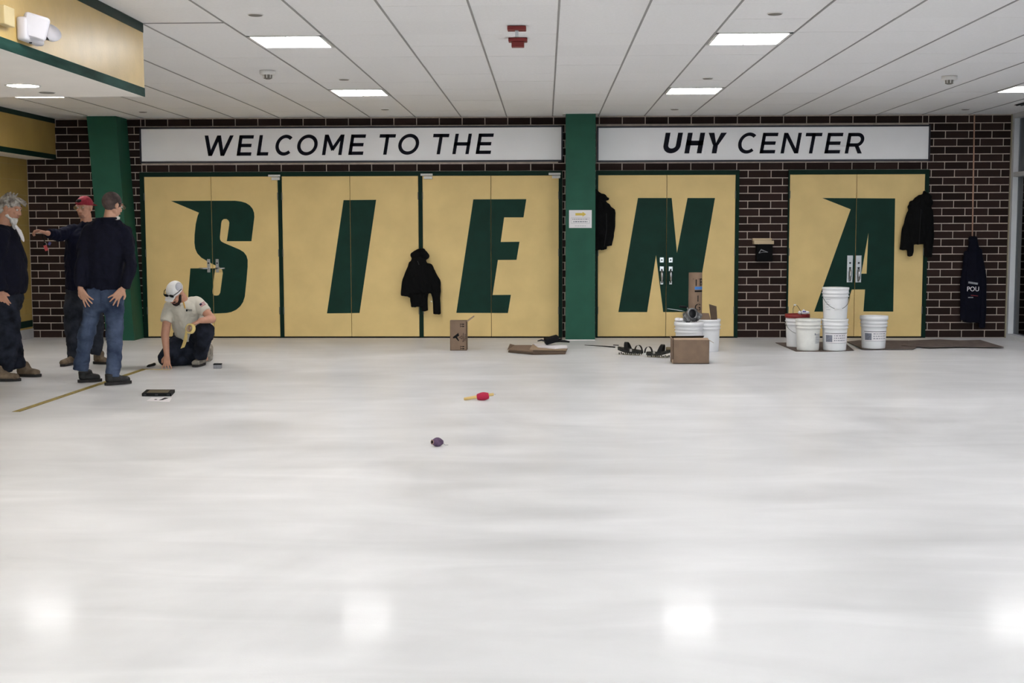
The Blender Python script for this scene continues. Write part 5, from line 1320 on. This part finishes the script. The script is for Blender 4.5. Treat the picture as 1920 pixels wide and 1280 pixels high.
# stencil papers
A = [GP(274, 752), GP(318, 753.5), GP(322, 746), GP(284, 745.5)]; c0 = (A[0]+A[2])/2
t = empty('stencil_sheet', c0); tag(t, 'white sheet with black shapes in front of the black case', 'paper')
b = BM(); poly_prism(b, [p-c0+V((0, 0, .001)) for p in A], (0, 0, .001)); obj('sheet', b, m_paper, t)
b = BM(); poly_prism(b, [p-c0+V((0, 0, .0022)) for p in (GP(298, 750.5), GP(305, 750), GP(316, 746.5), GP(309, 745.8))], (0, 0, .001)); obj('black_shape', b, m_print, t)
b = BM(); poly_prism(b, [p-c0+V((0, 0, .0022)) for p in (GP(289, 749.6), GP(293, 749.8), GP(295, 748.8), GP(291, 748.6))], (0, 0, .001)); obj('black_shape', b, m_print, t)
# red line reel on a wooden stick
p0, p1 = GP(869, 750.5), GP(928, 747); c0 = GP(905, 750)
d = V((1, .06, 0)).normalized(); ztilt = .018
t = empty('line_reel', c0); tag(t, 'reel of red string wound on a pale wooden stick', 'string reel')
st = BM(); q0 = W(870, 748.5, c0.y)-c0; q1 = W(925, 739, c0.y)-c0; q1 = q0+(q1-q0)*1.0; q0.z = max(q0.z, .010)
tube(st, [q0, q0.lerp(q1, .5), q1, q1+(q1-q0)*.02], [.012, .015, .012, .004], 10); obj('stick', st, m_wood, t, True)
ca, cb = W(894, 744, c0.y)-c0, W(917, 741.5, c0.y)-c0
dd = (cb-ca).normalized(); Lr = (cb-ca).length
Mx = Matrix.Translation(ca) @ V((0, 0, 1)).rotation_difference(dd).to_matrix().to_4x4()
pr = [(.012, 0), (.024, .002)]+[(.024+.011*math.sin(math.pi*i/16)+(.0012 if i % 2 else 0), .004+(Lr-.008)*i/16) for i in range(17)]+[(.012, Lr)]
o = obj('string_winding', lathe(BM(), pr, 28, Mx), m_thread_red, t, True)
obj('string_end', tube(BM(), [cb, cb+V((.03, .01, .012)), cb+V((.055, .02, .008))], .0015, 5), m_gprint, t)
# purple spool
c0 = GP(820, 837); Ysp = c0.y+.02
t = empty('line_reel', (c0.x, Ysp, 0)); tag(t, 'empty purple spool lying on its side on the floor, nearest the camera', 'string reel'); c0 = V((c0.x, Ysp, 0))
ca, cb = W(810.5, 828.5, Ysp-.035)-c0, W(829, 828.5, Ysp+.02)-c0; dd = (cb-ca).normalized(); Lr = (cb-ca).length
Mx = Matrix.Translation(ca) @ V((0, 0, 1)).rotation_difference(dd).to_matrix().to_4x4()
pr = [(.0105, .0), (.0165, .0), (.018, .01), (.018, .012)]+[(.018+.013*math.sin(math.pi*i/12)**.8+(.001 if i % 2 else 0), .012+(Lr-.02)*i/12) for i in range(13)]+[(.016, Lr), (.0105, Lr)]
o = obj('string_winding', lathe(BM(), pr, 28, Mx), m_thread_pur, t, True)
obj('spool_core', lathe(BM(), [(.0106, -.001), (.0106, Lr), (.0095, Lr), (.0095, -.001)], 20, Mx), m_dark, t, True)
obj('spool_bore', lathe(BM(), [(0, .012), (.0106, .012)], 20, Mx), m_dark, t)
obj('core_ring', lathe(BM(), [(.0105, -.0012), (.0168, -.0012), (.0168, .001)], 24, Mx), mat('paper_core', (150, 120, 112), .7, var=.1), t, True)
zmin = 0
obj('string_end', tube(BM(), [cb, (cb.x+.02, cb.y, .004), (cb.x+.04, cb.y+.01, .003)], .0012, 5), m_gprint, t)

bpy.data.scenes.remove(TMP)
# drop any stray helper data
for ob in list(SC.objects):
    if ob.parent is None and ob.type == 'EMPTY' and not ob.children: bpy.data.objects.remove(ob)
